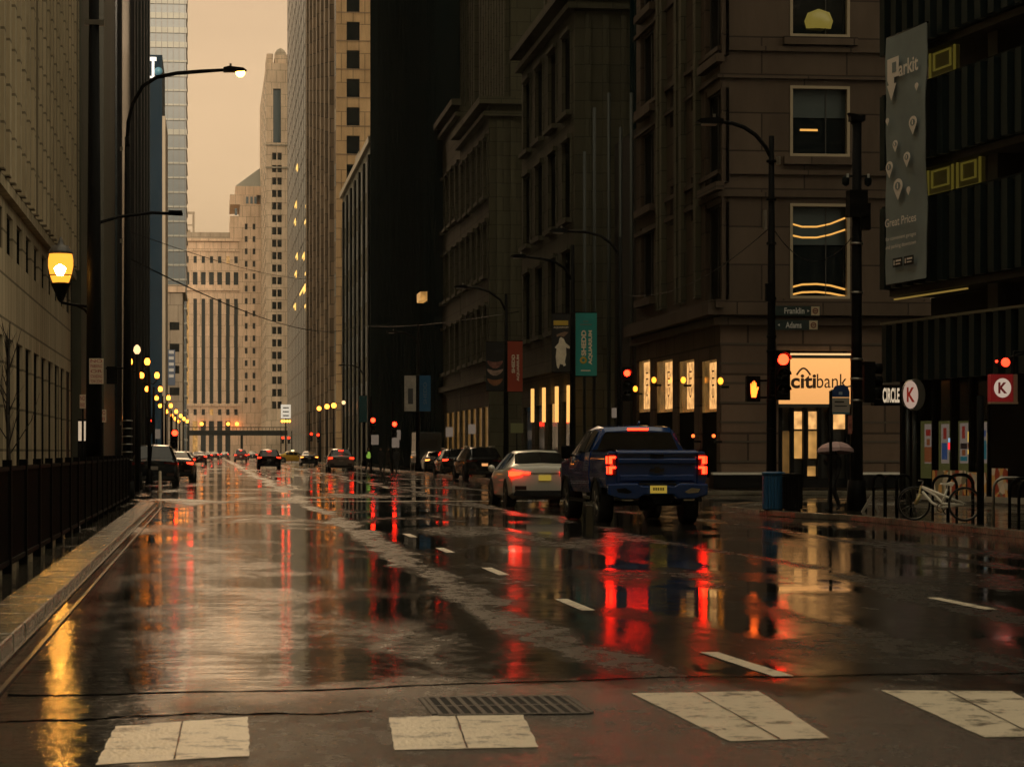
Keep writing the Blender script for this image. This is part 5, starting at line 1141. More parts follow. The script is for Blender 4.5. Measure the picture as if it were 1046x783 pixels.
for px, d, zt, lb in ((379, 178, zz(405, 178), 'thin dark pole under the left hanging red signal'), (401, 180, zz(410, 180), 'thin dark pole under the right hanging red signal'), (175, 150, zz(425, 150), 'thin dark pole carrying the red signal on the left'), (150.5, 190, zz(425, 190), 'thin dark pole of the dim left signal'), (287, 420, zz(440, 420), 'thin far pole left of the pair of middle signals'), (298, 420, zz(440, 420), 'thin far pole right of the pair of middle signals'), (316, 330, zz(420, 330), 'thin pole left of the red pair under the orange lamps'), (327.5, 330, zz(420, 330), 'thin pole right of the red pair under the orange lamps')):
    x, y = pd(px, d); b = MB(); b.tube([(x, y + .1, .0 if 160 < px < 310 else .0), (x, y + .1, zt)], [.1, .07]); o = b.build('signal_pole', BLACKM); tag(o, lb, 'pole', 'signal poles')
# pedestrian signal with the orange hand
x, y = pd(770, 60); z = zz(397, 60)
t = thing('pedestrian_signal', 'pedestrian signal showing an orange hand left of the corner pole', 'pedestrian signal', (x, y, z - .25))
b = MB(); b.box(x - .16, x + .16, y, y + .2, z - .3, z + .3); b.build('housing', BLACKM, t)
b = MB(); hp = [(-.055, -.2), (.05, -.2), (.085, -.05), (.115, .03), (.09, .05), (.06, -.0), (.055, .14), (.035, .15), (.028, .03), (.022, .18), (.0, .19), (-.008, .04), (-.018, .17), (-.038, .165), (-.04, .03), (-.06, .13), (-.08, .12), (-.075, -.06)]
b.oprism((x, y, z), (1, 0, 0), (0, 0, 1), (0, -1, 0), hp, .003, .02); b.build('hand_symbol', AMB_H, t)
b = MB(); b.tube([(x + .1, y + .1, z + .2), (pd(788, 60)[0], y + .1, z + .2)], .025); b.tube([(x + .1, y + .1, z - .2), (pd(788, 60)[0], y + .1, z - .2)], .025); b.build('bracket', BLACKM, t)
# street name signs
GS = mat('dark_green_sign', (.035, .06, .055), .45, var=.2, vscale=5)
for lb, s, y0, y1 in (('upper street name plate reading Franklin on the corner pole', 'Franklin', 312.5, 322.5), ('lower street name plate reading Adams on the corner pole', 'Adams', 327, 337)):
    d = 59.7; x0, yy = pd(791, d); x1, _ = pd(838 if s == 'Franklin' else 836, d); z0, z1 = zz(y1, d), zz(y0, d)
    t = thing('street_name_sign', lb, 'street sign', ((x0 + x1) / 2, yy - .1, z0), 'street name plates')
    b = MB(); b.box(x0, x1, yy - .12, yy - .1, z0, z1); b.build('plate', GS, t)
    text(t, s, (x0 + (x1 - x0) * .42, yy - .121, (z0 + z1) / 2), (1, 0, 0), (0, 0, 1), .48 if s == 'Franklin' else .38, (z1 - z0) * .62, mat('pale_sign_lettering', (.9, .9, .85), .5), 'lettering', bold=.02)
    b = MB(); b.box(x1 - .22, x1 - .02, yy - .128, yy - .121, z0 + .01, z1 - .01); b.build('emblem_field', mat('cream_field', (.8, .68, .45), .5), t)
    b = MB(); b.torus((x1 - .12, yy - .131, (z0 + z1) / 2), .055, .014, 1, 14, 5, .2); b.box(x1 - .15, x1 - .09, yy - .134, yy - .129, (z0 + z1) / 2 - .015, (z0 + z1) / 2 + .015); b.build('emblem', mat('dull_red_emblem', (.25, .06, .03), .5), t)
    b = MB()
    if s == 'Adams': b.oprism((x0 + .05, yy - .121, (z0 + z1) / 2), (1, 0, 0), (0, 0, 1), (0, -1, 0), [(0, 0), (.05, .03), (.05, -.03)], 0, .005)
    else: b.oprism((x1 - .26, yy - .121, (z0 + z1) / 2), (1, 0, 0), (0, 0, 1), (0, -1, 0), [(0, 0), (-.05, .03), (-.05, -.03)], 0, .005)
    b.build('arrow', mat('pale_sign_lettering', (.55, .55, .5), .5), t)
cor = [o for o in bpy.data.objects if o.get('label', '').startswith('lamp pole at the near right corner')][0]
x, y = pd(788, 60)
for py in (166, 205, 250, 306, 345, 360, 410, 440): b = MB(); b.lathe((x, y, zz(py, 60)), [(.12, 0), (.12, .06)], 12); b.build('clamp', BLACKM, cor)
b = MB(); b.box(x - .16, x + .02, y - .16, y - .03, zz(308, 60), zz(290, 60)); b.build('clamp_box', BLACKM, cor)
b = MB(); b.box(x - .2, x - .13, y - .1, y + .05, zz(235, 60), zz(215, 60)); b.box(x + .13, x + .2, y - .1, y + .05, zz(168, 60), zz(160, 60)); b.build('small_boxes', STEEL, cor)
# camera pole
dQ = 58.0; x, y = pd(875, dQ)
t = thing('camera_pole', 'thick black pole with police style cameras and boxes, right of the bank sign', 'pole', (x, y, ZS))
b = MB(); b.tube([(x, y, ZS), (x, y, 4.2), (x, y, zz(118, dQ))], [.15, .12, .11], 12); b.tube([(x, y, ZS), (x, y, .8)], [.24, .2], 12); b.build('pole', BLACKM, t)
b = MB(); b.prism([(x - .16, y - .14), (x + .17, y - .14), (x + .17, y + .14), (x - .16, y + .14)], zz(124, dQ), zz(118, dQ)); b.oprism((x, y, zz(118, dQ)), (1, 0, 0), (0, 0, 1), (0, 1, 0), [(-.2, .05), (.1, 0), (.1, -.15), (-.1, -.2)], -.1, .1); b.build('cap', BLACKM, t)
for s_ in (-1, 1):
    b = MB(); b.tube([(x, y - .02, zz(180, dQ)), (x + s_ * .26, y - .02, zz(180, dQ))], .025); b.lathe((x + s_ * .26, y - .02, zz(186, dQ)), [(.02, -.1), (.08, -.06), (.09, .06), (.05, .12), (.02, .14)], 10); b.build('camera', DARKM, t)
    b = MB(); b.box(x + s_ * .24 - .02, x + s_ * .24 + .03, y - .12, y - .1, zz(182, dQ), zz(178, dQ)); b.build('camera_glint', mat('pale_lens', (.5, .5, .45), .2), t)
b = MB(); b.box(x - .22, x + .2, y - .25, y + .12, zz(222, dQ), zz(195, dQ)); b.box(x + .05, x + .28, y - .2, y + .1, zz(235, dQ), zz(208, dQ)); b.build('equipment_box', BLACKM, t)
for py in (250, 300, 368, 388, 410): b = MB(); b.lathe((x, y, zz(py, dQ)), [(.15, 0), (.15, .05)], 12); b.build('clamp', STEEL, t)
# signal facing away, right of that pole
x2, _ = pd(889, dQ); t = thing('traffic_signal', 'black traffic signal seen from the side, right of the camera pole', 'traffic signal', (x2, y, zz(410, dQ)), 'traffic signals')
b = MB(); b.box(x2 - .13, x2 + .13, y, y + .3, zz(411, dQ), zz(369, dQ)); b.build('housing', BLACKM, t)
for py in (376, 389, 402): b = MB(); b.lathe((x2 + .13, y + .15, zz(py, dQ)), [(.12, .0), (.13, .18)], 12, axis=0); b.build('visor', BLACKM, t)
b = MB(); b.tube([(x + .1, y + .1, zz(371, dQ)), (x2, y + .1, zz(371, dQ))], .03); b.tube([(x + .1, y + .1, zz(408, dQ)), (x2, y + .1, zz(408, dQ))], .03); b.build('bracket', BLACKM, t)
# bus stop sign
dB = 55.0; x, y = pd(848.5, dB); xa, xb = pd(850, dB)[0], pd(868, dB)[0]
t = thing('bus_stop_sign', 'bus stop sign with blue head and white timetable panel before the bank sign', 'bus stop', (x, y, ZS))
b = MB(); b.tube([(x, y, ZS), (x, y, zz(399, dB))], .035); b.build('post', BLACKM, t)
b = MB(); b.box(xa, xb, y - .03, y, zz(421, dB), zz(406, dB)); b.build('panel', mat('white_panel', (.42, .38, .32), .5), t)
b = MB(); b.oprism(((xa + xb) / 2, y, zz(405.5, dB)), (1, 0, 0), (0, 0, 1), (0, -1, 0), [(-.19, 0), (.19, 0), (.19, .12), (.14, .24), (.02, .27), (-.13, .24), (-.19, .12)], 0, .03); b.build('blue_head', mat('blue_panel', (.02, .06, .2), .4), t)
b = MB(); b.box(xa, xb, y - .034, y - .031, zz(423, dB), zz(421, dB)); b.build('blue_strip', mat('blue_strip', (.03, .14, .2), .4), t)
b = MB(); b.box(xa + .05, xb - .12, y - .034, y - .031, zz(411, dB), zz(409.5, dB)); b.box(xa + .05, xb - .06, y - .034, y - .031, zz(415, dB), zz(414, dB)); b.build('printed_lines', BLKTXT, t)
b = MB(); b.box((xa + xb) / 2 - .05, (xa + xb) / 2 + .03, y - .036, y - .031, zz(403, dB), zz(400, dB)); b.build('bus_mark', mat('pale_blue_white', (.4, .5, .6), .5), t)
b = MB(); b.tube([(x, y, zz(399, dB)), (xa + .1, y, zz(397, dB)), (xb + .05, y, zz(394, dB)), (xb + .07, y, zz(400, dB)), (xb + .06, y, zz(440, dB))], .018, 6); b.tube([(x, y, zz(405, dB)), (xa, y, zz(405, dB))], .02); b.build('frame', STEEL, t)
b = MB(); b.box(xb - .03, xb + .06, y - .03, y - .0, zz(443, dB), zz(424, dB)); b.build('side_strip', mat('red_white_strip', (.35, .12, .08), .5, var=.7, vscale=12), t)

# ================================================================== STREET OBJECTS ON THE RIGHT PAVEMENT
def can(px, d, H, r, m, name, label, rib=True):
    x, y = pd(px, d); t = thing(name, label, 'trash can', (x, y, ZS), 'trash cans at the corner')
    b = MB(); b.lathe((x, y, ZS), [(r * .86, .02), (r * .9, .1), (r * .95, H * .9), (r * .93, H * .93)], 20); b.build('body', m, t)
    b = MB(); b.lathe((x, y, ZS), [(r * .8, H * .935), (r * 1.12, H * .94), (r * 1.14, H), (r * .8, H * 1.02), (r * .5, H * .97)], 20); b.build('rim', m, t)
    if rib:
        b = MB()
        for k in range(20):
            a_ = 2 * math.pi * k / 20; b.box(x + math.cos(a_) * r * .97 - .02, x + math.cos(a_) * r * .97 + .02, y + math.sin(a_) * r * .97 - .02, y + math.sin(a_) * r * .97 + .02, ZS + .04, ZS + H * .93)
        b.build('slats', m, t)
    b = MB(); b.lathe((x, y, ZS), [(r * .92, 0), (r * .92, .02)], 18); b.build('foot', BLACKM, t)
    return t
can(790, 57.6, .86, .235, mat('blue_can', (.02, .12, .26), .35), 'recycling_can', 'blue slatted recycling can at the right corner')
can(809.5, 57.2, .83, .21, BLACKM, 'trash_can', 'black trash can touching the blue can, on its right')
# bike hoops
def hoop(px, d, w_, H, m, label, r=.028):
    x, y = pd(px, d); b = MB(); q = min(.2, w_ * .45); pts = [(x - w_ / 2, y, ZS)] + [(x - w_ / 2 + q - q * math.cos(a_), y, ZS + H - q + q * math.sin(a_)) for a_ in [math.pi / 2 * k / 5 for k in range(6)]]
    pts += [(x + w_ / 2 - q + q * math.sin(a_), y, ZS + H - q + q * math.cos(a_)) for a_ in [math.pi / 2 * k / 5 for k in range(6)]] + [(x + w_ / 2, y, ZS)]
    b.tube(pts, r, 8); o = b.build('bike_hoop', m)
    o.data.transform(Matrix.Translation((-x, -y, -ZS))); o.location = (x, y, ZS); tag(o, label, 'bike rack', 'bike hoops on the right pavement')
hl = 'black bike hoop among the cluster left of the white bicycle'
hoop(898.5, 52.8, .26, .84, BLACKM, 'black bike hoop at the left end of the rack, first from the left'); hoop(910, 51.6, .26, .84, BLACKM, 'black bike hoop second from the left, just left of the front bicycle wheel'); hoop(923, 50.8, .30, .86, BLACKM, 'black bike hoop behind the front wheel of the bicycle')
hoop(965, 49.4, .48, .86, BLACKM, 'black bike hoop seen through the white bicycle frame'); hoop(981, 49.6, .50, .88, BLACKM, 'black bike hoop behind the rear wheel of the bicycle', .034)
hoop(1032, 45.6, .62, .86, STEEL, 'pale steel bike hoop right of the bicycle'); hoop(1046, 44.6, .52, .86, BLACKM, 'black bike hoop at the right edge of the picture, inside the pale steel one'); hoop(1054, 43.6, .46, .84, BLACKM, 'black bike hoop cut by the right edge of the picture')
x, y = pd(1001.5, 46.5); b = MB(); b.tube([(0, 0, 0), (0, 0, 2.35)], .07); o = b.build('dark_post', BLACKM); o.location = (x, y, ZS); tag(o, 'thick black post right of the bicycle before the shop windows', 'post')
# bicycle, seen from its side
xA, yA = pd(933.5, 48.6); xB, yB = pd(985.5, 48.0); rw = .325; zc = ZS + rw + .015
t = thing('bicycle', 'white step frame bicycle parked among the black hoops', 'bicycle', ((xA + xB) / 2, (yA + yB) / 2, ZS))
U = (Vector((xB, yB, 0)) - Vector((xA, yA, 0))); L_ = U.length; U.normalize()
def bk(u, z, off=0): return tuple(Vector((xA, yA, 0)) + U * u + Vector((0, off, ZS + z)))
WHB = mat('white_bike_paint', (.92, .85, .72), .3)
for nm, u in (('wheel', 0), ('wheel', L_)):
    c = bk(u, rw + .015); b = MB(); b.torus(c, rw - .015, .02, 1, 32, 8); wl = b.build(nm, RUBBER, t)
    b = MB(); b.torus(c, rw - .038, .008, 1, 32, 6); b.build('rim', STEEL, wl)
    b = MB()
    for k in range(14): a_ = 2 * math.pi * k / 14; b.tube([c, (c[0] + math.cos(a_) * (rw - .04), c[1], c[2] + math.sin(a_) * (rw - .04))], .0022, 4)
    b.build('spokes', STEEL, wl); b = MB(); b.lathe(c, [(.02, -.05), (.025, 0), (.02, .05)], 8, axis=1); b.build('hub', STEEL, wl)
hd = (.17, .66); bb_ = (L_ * .53, .27); st = (L_ * .66, .62)
b = MB(); b.tube([bk(hd[0], hd[1]), bk(L_ * .42, .50), bk(bb_[0] + .05, .34), bk(L_, rw)], .027); b.tube([bk(hd[0] + .01, hd[1] - .09), bk(L_ * .36, .36), bk(*bb_)], .027); b.tube([bk(*bb_), bk(st[0], st[1])], .024); b.tube([bk(hd[0], hd[1]), bk(L_ * .98, rw + .02)], .025); b.tube([bk(*bb_), bk(L_, rw + .01)], .023); b.tube([bk(bb_[0] - .12, .2), bk(bb_[0] + .06, .4)], .018); b.build('frame', WHB, t)
b = MB(); b.tube([bk(hd[0] - .02, hd[1] + .02), bk(.10, .46), bk(0, rw, -.05)], .02); b.tube([bk(.11, .5), bk(0.01, rw, .05)], .018); b.tube([bk(.12, .52, -.07), bk(.02, .33, -.07)], .032); b.build('fork', mat('cream_fork', (.55, .45, .2), .35), t)
b = MB(); b.tube([bk(hd[0], hd[1]), bk(hd[0] + .02, hd[1] + .1)], .016); b.tube([bk(hd[0] - .14, hd[1] + .12, -.22), bk(hd[0] + .02, hd[1] + .11, 0), bk(hd[0] + .04, hd[1] + .12, .22)], .013); b.build('handlebar', STEEL, t)
b = MB(); b.tube([bk(st[0], st[1]), bk(st[0] + .01, st[1] + .07)], .012); b.oprism(bk(st[0], st[1] + .09), tuple(U), (0, 0, 1), (0, 1, 0), [(-.14, .0), (-.12, .03), (0, .025), (.09, .05), (.13, .03), (.1, -.03), (-.02, -.015)], -.05, .05); b.build('saddle', WHB, t)
b = MB(); b.torus(bk(bb_[0], bb_[1], -.03), .08, .008, 1, 20, 5); b.tube([bk(bb_[0], bb_[1], -.05), bk(bb_[0] + .08, bb_[1] - .13, -.06)], .01); b.build('crank', BLACKM, t)
# sandwich board
x, y = pd(886, 56.5); b = MB()
b.oprism((0, 0, 0), (1, 0, 0), (0, 0, 1), (0, -1, 0), [(-.14, 0), (-.07, 0), (.14, .36), (.09, .38)], -.02, .02); b.oprism((0, 0, 0), (1, 0, 0), (0, 0, 1), (0, -1, 0), [(.14, .36), (.09, .38), (.2, 0), (.25, 0)], .03, .06); o = b.build('sandwich_board', mat('grey_board', (.3, .27, .22), .5)); o.location = (x, y, ZS); tag(o, 'small pale leaning sandwich board left of the bike hoops', 'sign board')
# cables
def cable(label, pts, r=.02, sag=0):
    P = []
    a0 = Vector((*pd(pts[0][0], pts[0][2]), zz(pts[0][1], pts[0][2]))); a1 = Vector((*pd(pts[1][0], pts[1][2]), zz(pts[1][1], pts[1][2])))
    for k in range(17): s = k / 16; v = a0.lerp(a1, s); v.z -= sag * 4 * s * (1 - s); P.append(tuple(v))
    b = MB(); b.tube(P, r, 6); o = b.build('overhead_cable', BLACKM); tag(o, label, 'cable', 'overhead cables')
cable('thick sagging cable crossing the street in front of the pale end building', ((128, 262, 72), (366, 333, 250)), .022, 1.2)
cable('thin high cable crossing before the upper part of the pale end building', ((128, 235, 75), (372, 272, 300)), .012, 1.5)
cable('thin cable from the corner lamp pole to the pole with the red signal', ((634, 300, 88), (787, 232, 60)), .012, .6)
cable('short looping cable between the corner lamp pole and the camera pole', ((789, 232, 60), (872, 240, 58)), .012, .7)
cable('faint thin cable passing before the black tower', ((372, 333, 233), (530, 318, 122)), .02, .3)
# elevated railway across the far end
Yv = 700.0; t = thing('elevated_railway', 'dark elevated railway bridge crossing the far end of the street', 'bridge', (xy(260, Yv), Yv, 0))
x0, x1 = -7, 40; b = MB(); b.box(x0, x1, Yv, Yv + 9, zz(444.5, Yv), zz(439.5, Yv)); b.build('girder', DARKM, t)
b = MB(); x = x0
while x < x1: b.box(x, x + .12, Yv - .1, Yv, zz(439.4, Yv), zz(436, Yv)); x += 1.0
b.box(x0, x1, Yv - .12, Yv - .02, zz(436.8, Yv), zz(436, Yv)); b.build('railing', DARKM, t)
for px in (192, 247, 300, 340): b = MB(); x = xy(px, Yv); b.box(x - .35, x + .35, Yv + 1, Yv + 1.7, 0, zz(444.5, Yv)); b.build('column', DARKM, t)
# lit roadside panel on the right, far
x, y = pd(292, 400); t = thing('lit_board', 'white lit board with dark lines over a row of orange bulbs, mid street far away', 'sign', (x, y, 0))
wb = 10 / F * 400; b = MB(); b.box(x - wb / 2, x + wb / 2, y, y + .3, zz(427, 400), zz(413, 400)); b.build('board', emis('pale_lit_board', (.75, .65, .5), .4), t)
b = MB()
for py in (416, 420, 424): b.box(x - wb * .3, x + wb * .3, y - .03, y - .004, zz(py + .9, 400), zz(py - .3, 400))
b.build('dark_lines', BLKTXT, t); b = MB(); b.tube([(x, y + .35, 0), (x, y + .35, zz(413, 400))], .12); b.build('post', BLACKM, t)
for k in range(4): b = MB(); b.sphere((x - wb / 2 + wb * (k + .5) / 4, y, zz(430, 400)), .2, 8, 6); b.build('bulb', LAMP_O, t)
# small signs on poles in the distance, right side
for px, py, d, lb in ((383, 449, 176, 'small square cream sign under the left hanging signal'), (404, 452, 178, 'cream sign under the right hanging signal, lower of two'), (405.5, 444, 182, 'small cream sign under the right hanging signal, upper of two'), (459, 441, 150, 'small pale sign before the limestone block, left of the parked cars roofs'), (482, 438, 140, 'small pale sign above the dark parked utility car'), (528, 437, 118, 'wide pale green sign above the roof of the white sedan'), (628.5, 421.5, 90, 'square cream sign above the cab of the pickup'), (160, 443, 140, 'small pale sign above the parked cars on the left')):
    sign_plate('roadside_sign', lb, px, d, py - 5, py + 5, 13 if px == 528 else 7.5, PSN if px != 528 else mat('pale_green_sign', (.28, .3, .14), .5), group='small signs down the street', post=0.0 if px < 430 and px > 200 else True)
# white marker posts
for px, lb in ((133.5, 'white flexible marker post at the end of the black fence'), (163.5, 'white flexible marker post right of the parked dark utility car')):
    x, y = pd(px, 92); b = MB(); b.lathe((0, 0, 0), [(.11, 0), (.11, .04), (.055, .06), (.05, .72), (.02, .75)], 12); o = b.build('marker_post', mat('white_plastic', (.6, .5, .36), .5)); o.location = (x, y, 0.0); tag(o, lb, 'bollard', 'white marker posts')

# ================================================================== VEHICLES
def paint(name, col, rough=.22): return mat(name, col, rough, coat=.6, spec=.5, metal=.25)
WIN = mat('car_glass', (.006, .007, .008), .05, spec=.7)
NOL_ = mat('unlit_red_lens', (.12, .008, .006), .25)
HEAD = mat('headlamp_glass', (.4, .38, .33), .1)
def wheel(t, x, y, r=.34, w_=.24):
    b = MB(); b.lathe((x, y, r), [(r * .7, -w_ / 2), (r * .96, -w_ / 2), (r, -w_ / 2 + .03), (r, w_ / 2 - .03), (r * .96, w_ / 2), (r * .7, w_ / 2)], 22, axis=0); wh = b.build('wheel', RUBBER, t)
    s = 1 if x > 0 else -1; b = MB(); b.lathe((x, y, r), [(r * .68, s * (w_ / 2 - .02)), (r * .62, s * (w_ / 2 + .004)), (.06, s * (w_ / 2 - .05))], 18, axis=0)
    for k in range(5):
        a_ = 2 * math.pi * k / 5; c = Vector((x + s * (w_ / 2 + .0), y, r)); e = c + Vector((0, math.cos(a_), math.sin(a_))) * r * .6; b.tube([c, e], .03, 5)
    b.build('rim', STEEL, wh)
def loft_car(name, label, loc, rz, pm, kind, group, brake=RED_L, plate=YEL_P, L=4.6, W=1.82, H=1.45, heading=0, lights=True):
    t = thing(name, label, 'car', (0, 0, 0), group, local=True); w2 = W / 2; h = L / 2
    if kind == 'sedan':
        S = [(-h, .42, .98, .84, .98, .62), (-h + .05, .30, 1.04, .93, 1.06, .70), (-h + .35, .22, 1.05, .99, 1.09, .76), (-h + .62, .2, 1.03, 1, 1.12, .76), (-h + 1.25, .2, .99, 1, H - .06, .66), (-h + 1.6, .2, .98, 1, H, .64), (-.05, .2, .96, 1, H, .63), (.45, .2, .95, 1, H - .06, .66), (1.25, .2, .93, .99, 1.0, .78), (h - .7, .2, .84, .97, .88, .74), (h - .15, .26, .72, .9, .76, .66), (h, .36, .6, .78, .62, .55)]
        gl = (3, 8)
    else:
        S = [(-h, .42, 1.0, .86, 1.05, .72), (-h + .06, .30, 1.06, .95, 1.12, .76), (-h + .16, .24, 1.08, .985, 1.16, .78), (-h + .45, .24, 1.07, 1, H - .06, .70), (-h + .8, .22, 1.06, 1, H, .69), (-.3, .22, 1.04, 1, H, .68), (.5, .22, 1.02, 1, H - .08, .70), (1.2, .22, 1.0, .99, 1.08, .8), (h - .6, .22, .95, .97, .98, .76), (h - .12, .28, .8, .92, .84, .7), (h, .38, .66, .82, .68, .6)]
        gl = (2, 7)
    def ring(s):
        y, zb, zl, wm, zt, wt = s; a_, q = w2 * wm, w2 * wt
        half = [(0, zb), (a_ * .84, zb), (a_ * .97, zb + .1), (a_ * 1.0, (zb + zl) / 2 + .03), (a_ * .985, zl - .06), (a_ * .95, zl), (q, zt - .045 if zt > 1.2 else zt), (q * .86, zt), (0, zt + .025)]
        return [(x, y, z) for x, z in half] + [(-x, y, z) for x, z in half[-2:0:-1]]
    n_ = 16; rings = [ring(s) for s in S]; b = MB(); g = MB()
    for r in rings: b.v += r
    for i in range(len(S) - 1):
        for k in range(n_):
            j = (k + 1) % n_; f = (i * n_ + k, i * n_ + j, (i + 1) * n_ + j, (i + 1) * n_ + k)
            side = k in (5, 10); top = k in (6, 7, 8, 9)
            if gl[0] <= i < gl[1] and side: pts = [Vector(b.v[q]) for q in f]
            elif top and (i == gl[0] or i == gl[1] - 1): pts = [Vector(b.v[q]) for q in f]
            else: pts = None
            b.face(f, True)
            if pts and not (side and i == gl[0] and kind == 'sedan'):
                c = sum(pts, Vector()) / 4; nn = (pts[1] - pts[0]).cross(pts[3] - pts[0])
                if nn.length < 1e-6: nn = (pts[2] - pts[0]).cross(pts[3] - pts[1])
                nn.normalize(); 
                if nn.dot(c - Vector((0, c.y, .8))) < 0: nn = -nn
                sh = .93 if side else 1.0; g.quad(*[tuple(c + (p - c) * sh + nn * .012) for p in pts])
    b.face(range(n_ - 1, -1, -1)); b.face([(len(S) - 1) * n_ + k for k in range(n_)])
    b.build('body', pm, t, sharp=38); g.build('windows', WIN, t)
    for sx in (-1, 1):
        for yy in (-h + .82, h - .85):
            wheel(t, sx * (w2 - .13), yy)
            b = MB(); b.lathe((sx * (w2 - .005), yy, .35), [(.40, -.012), (.40, .006)], 20, axis=0); b.build('wheel_arch', RUBBER, t)
        # tail lamps wrap the corner
        zt = .90 if kind == 'sedan' else .98
        b = MB(); b.oprism((0, 0, 0), (sx, 0, 0), (0, 0, 1), (0, -1, 0), [(w2 * .93, zt + .03), (w2 * .93, zt - .09), (w2 * .70, zt - .06), (w2 * .64, zt - .01), (w2 * .64, zt + .03)], h - .03, h + .03); b.build('tail_lamp', [brake], t)
        b = MB(); b.box(sx * w2 * .42, sx * w2 * .63, -h - .028, -h + .01, zt - .03, zt + .02); b.build('dim_lamp_strip', RED_DIM if brake is RED_L else NOL_, t)
        b = MB(); b.box(sx * (w2 * .90), sx * (w2 * .985), -h - .0, -h + .22, zt - .085, zt + .035); b.build('tail_lamp_corner', brake, t)
        b = MB(); b.box(sx * w2 * .6, sx * w2 * .88, h - .12, h + .005, .58, .68); b.build('headlight', HEAD, t)
        b = MB(); b.lathe((sx * (w2 + .09), .62, 1.0), [(.02, -.09), (.09, -.05), (.1, .04), (.03, .1)], 8, axis=1); b.build('side_mirror', pm, t)
        b = MB(); b.box(sx * w2 * .52, sx * w2 * .84, -h - .012, -h + .02, .46, .56); b.build('reflector', mat('dark_reflector', (.05, .02, .015), .3), t)
    if lights:
        b = MB(); b.box(-.17, .17, -h + (.98 if kind == 'sedan' else .2), -h + (1.03 if kind == 'sedan' else .26), 1.20 if kind == 'sedan' else H - .15, 1.25 if kind == 'sedan' else H - .1); b.build('brake_light', brake, t)
    b = MB(); b.box(-.16, .16, -h - .03, -h + .01, .70, .84); b.build('license_plate', plate, t)
    b = MB(); b.oprism((0, 0, 0), (1, 0, 0), (0, 0, 1), (0, -1, 0), [(-w2 * .9, .3), (w2 * .9, .3), (w2 * .82, .44), (-w2 * .82, .44)], h - .06, h + .015); b.build('rear_bumper', RUBBER, t)
    b = MB(); b.box(-w2 * .5, w2 * .5, -h - .012, -h + .01, .875, .895); b.build('boot_trim', BLACKM, t)
    if kind != 'sedan':
        for sx in (-1, 1): b = MB(); b.tube([(sx * w2 * .66, -h + .6, H + .035), (sx * w2 * .66, .4, H + .03)], .02); b.build('roof_rail', STEEL, t)
    t.location = loc; t.rotation_euler = (0, 0, rz); return t
def carat(px, d, **k):
    x, y = pd(px, d); L = k.get('L', 4.6); k2 = dict(k); rz = k2.pop('rz', 0)
    return loft_car(loc=(x, y + L / 2, 0), rz=rz, **k2)
PW = mat('pearl_white_paint', (.88, .84, .74), .25, coat=.5); PB = paint('black_car_paint', (.010, .011, .013)); PG = paint('grey_car_paint', (.10, .095, .085)); PD = paint('dark_blue_grey_paint', (.02, .025, .032)); PR = paint('dark_red_paint', (.09, .012, .01)); PY = paint('taxi_yellow_paint', (.55, .32, .03)); PSL = paint('silver_paint', (.35, .32, .28))
PL_D = mat('pale_plate', (.35, .3, .25), .5); PL_O = emis('orange_lit_plate', (.8, .35, .12), .5)
carat(555, 66, name='sedan', label='white sedan with lit brake lights and yellow plate, left of the blue pickup', rz=R(1), pm=PW, kind='sedan', group=None, H=1.47, W=1.86)
NOL = mat('unlit_red_lens', (.12, .008, .006), .25)
carat(157.5, 105, name='utility_car', label='dark utility car parked at the left kerb behind the white marker posts', rz=0, pm=PD, kind='suv', group='cars parked on the left', brake=NOL, plate=PL_D, H=1.72, W=1.95, L=4.9, lights=False)
carat(180, 125, name='sedan', label='black sedan parked directly beyond the dark utility car on the left', rz=R(-2), pm=PB, kind='sedan', group='cars parked on the left', brake=RED_DIM, plate=PL_D, lights=False)
carat(187, 185, name='sedan', label='black sedan with red lamps, third car of the left row', rz=0, pm=PB, kind='sedan', group='cars in traffic ahead', brake=RED_FAR, plate=PL_D)
carat(203, 285, name='sedan', label='dark red sedan braking behind the row on the left', rz=0, pm=PR, kind='sedan', group='cars in traffic ahead', brake=RED_FAR, plate=PL_D)
carat(211.5, 420, name='sedan', label='tiny far dark sedan left of the street middle, lamps red', rz=0, pm=PB, kind='sedan', group='cars in traffic ahead', brake=RED_FAR, plate=PL_D)
carat(229.5, 560, name='sedan', label='farthest tiny sedan with two red points in the street middle', rz=0, pm=PG, kind='sedan', group='cars in traffic ahead', brake=RED_FAR, plate=PL_D)
carat(219, 500, name='sedan', label='tiny far dark red car between the others, left of the middle', rz=0, pm=PR, kind='sedan', group='cars in traffic ahead', brake=RED_FAR, plate=PL_D)
carat(246, 360, name='utility_car', label='dark far utility car with lit lamps left of the central black car', rz=0, pm=PR, kind='suv', group='cars in traffic ahead', brake=RED_FAR, plate=PL_D, H=1.75)
carat(258, 470, name='sedan', label='small far sedan hidden partly behind the central black car', rz=0, pm=PB, kind='sedan', group='cars in traffic ahead', brake=RED_FAR, plate=PL_D)
carat(275, 208, name='utility_car', label='central black car driving away with red lamps in the middle of the street', rz=0, pm=PB, kind='suv', group='cars in traffic ahead', brake=RED_FAR, plate=PL_D, W=1.9, H=1.62)
carat(316, 262, name='sedan', label='black sedan with amber lamps between the central car and the grey one', rz=0, pm=PB, kind='sedan', group='cars in traffic ahead', brake=emis('amber_lens', (1, .3, .04), 2), plate=PL_D, lights=False)
carat(348.5, 188, name='utility_car', label='silver grey utility car braking, right of the street middle', rz=0, pm=PSL, kind='suv', group='cars in traffic ahead', brake=RED_FAR, plate=PL_D, W=1.92, H=1.65)
carat(492, 132, name='utility_car', label='black utility car parked at the right kerb beyond the white sedan', rz=R(4), pm=PB, kind='suv', group='cars parked on the right', brake=NOL, plate=PL_O, W=1.95, H=1.68, L=4.8, lights=False)
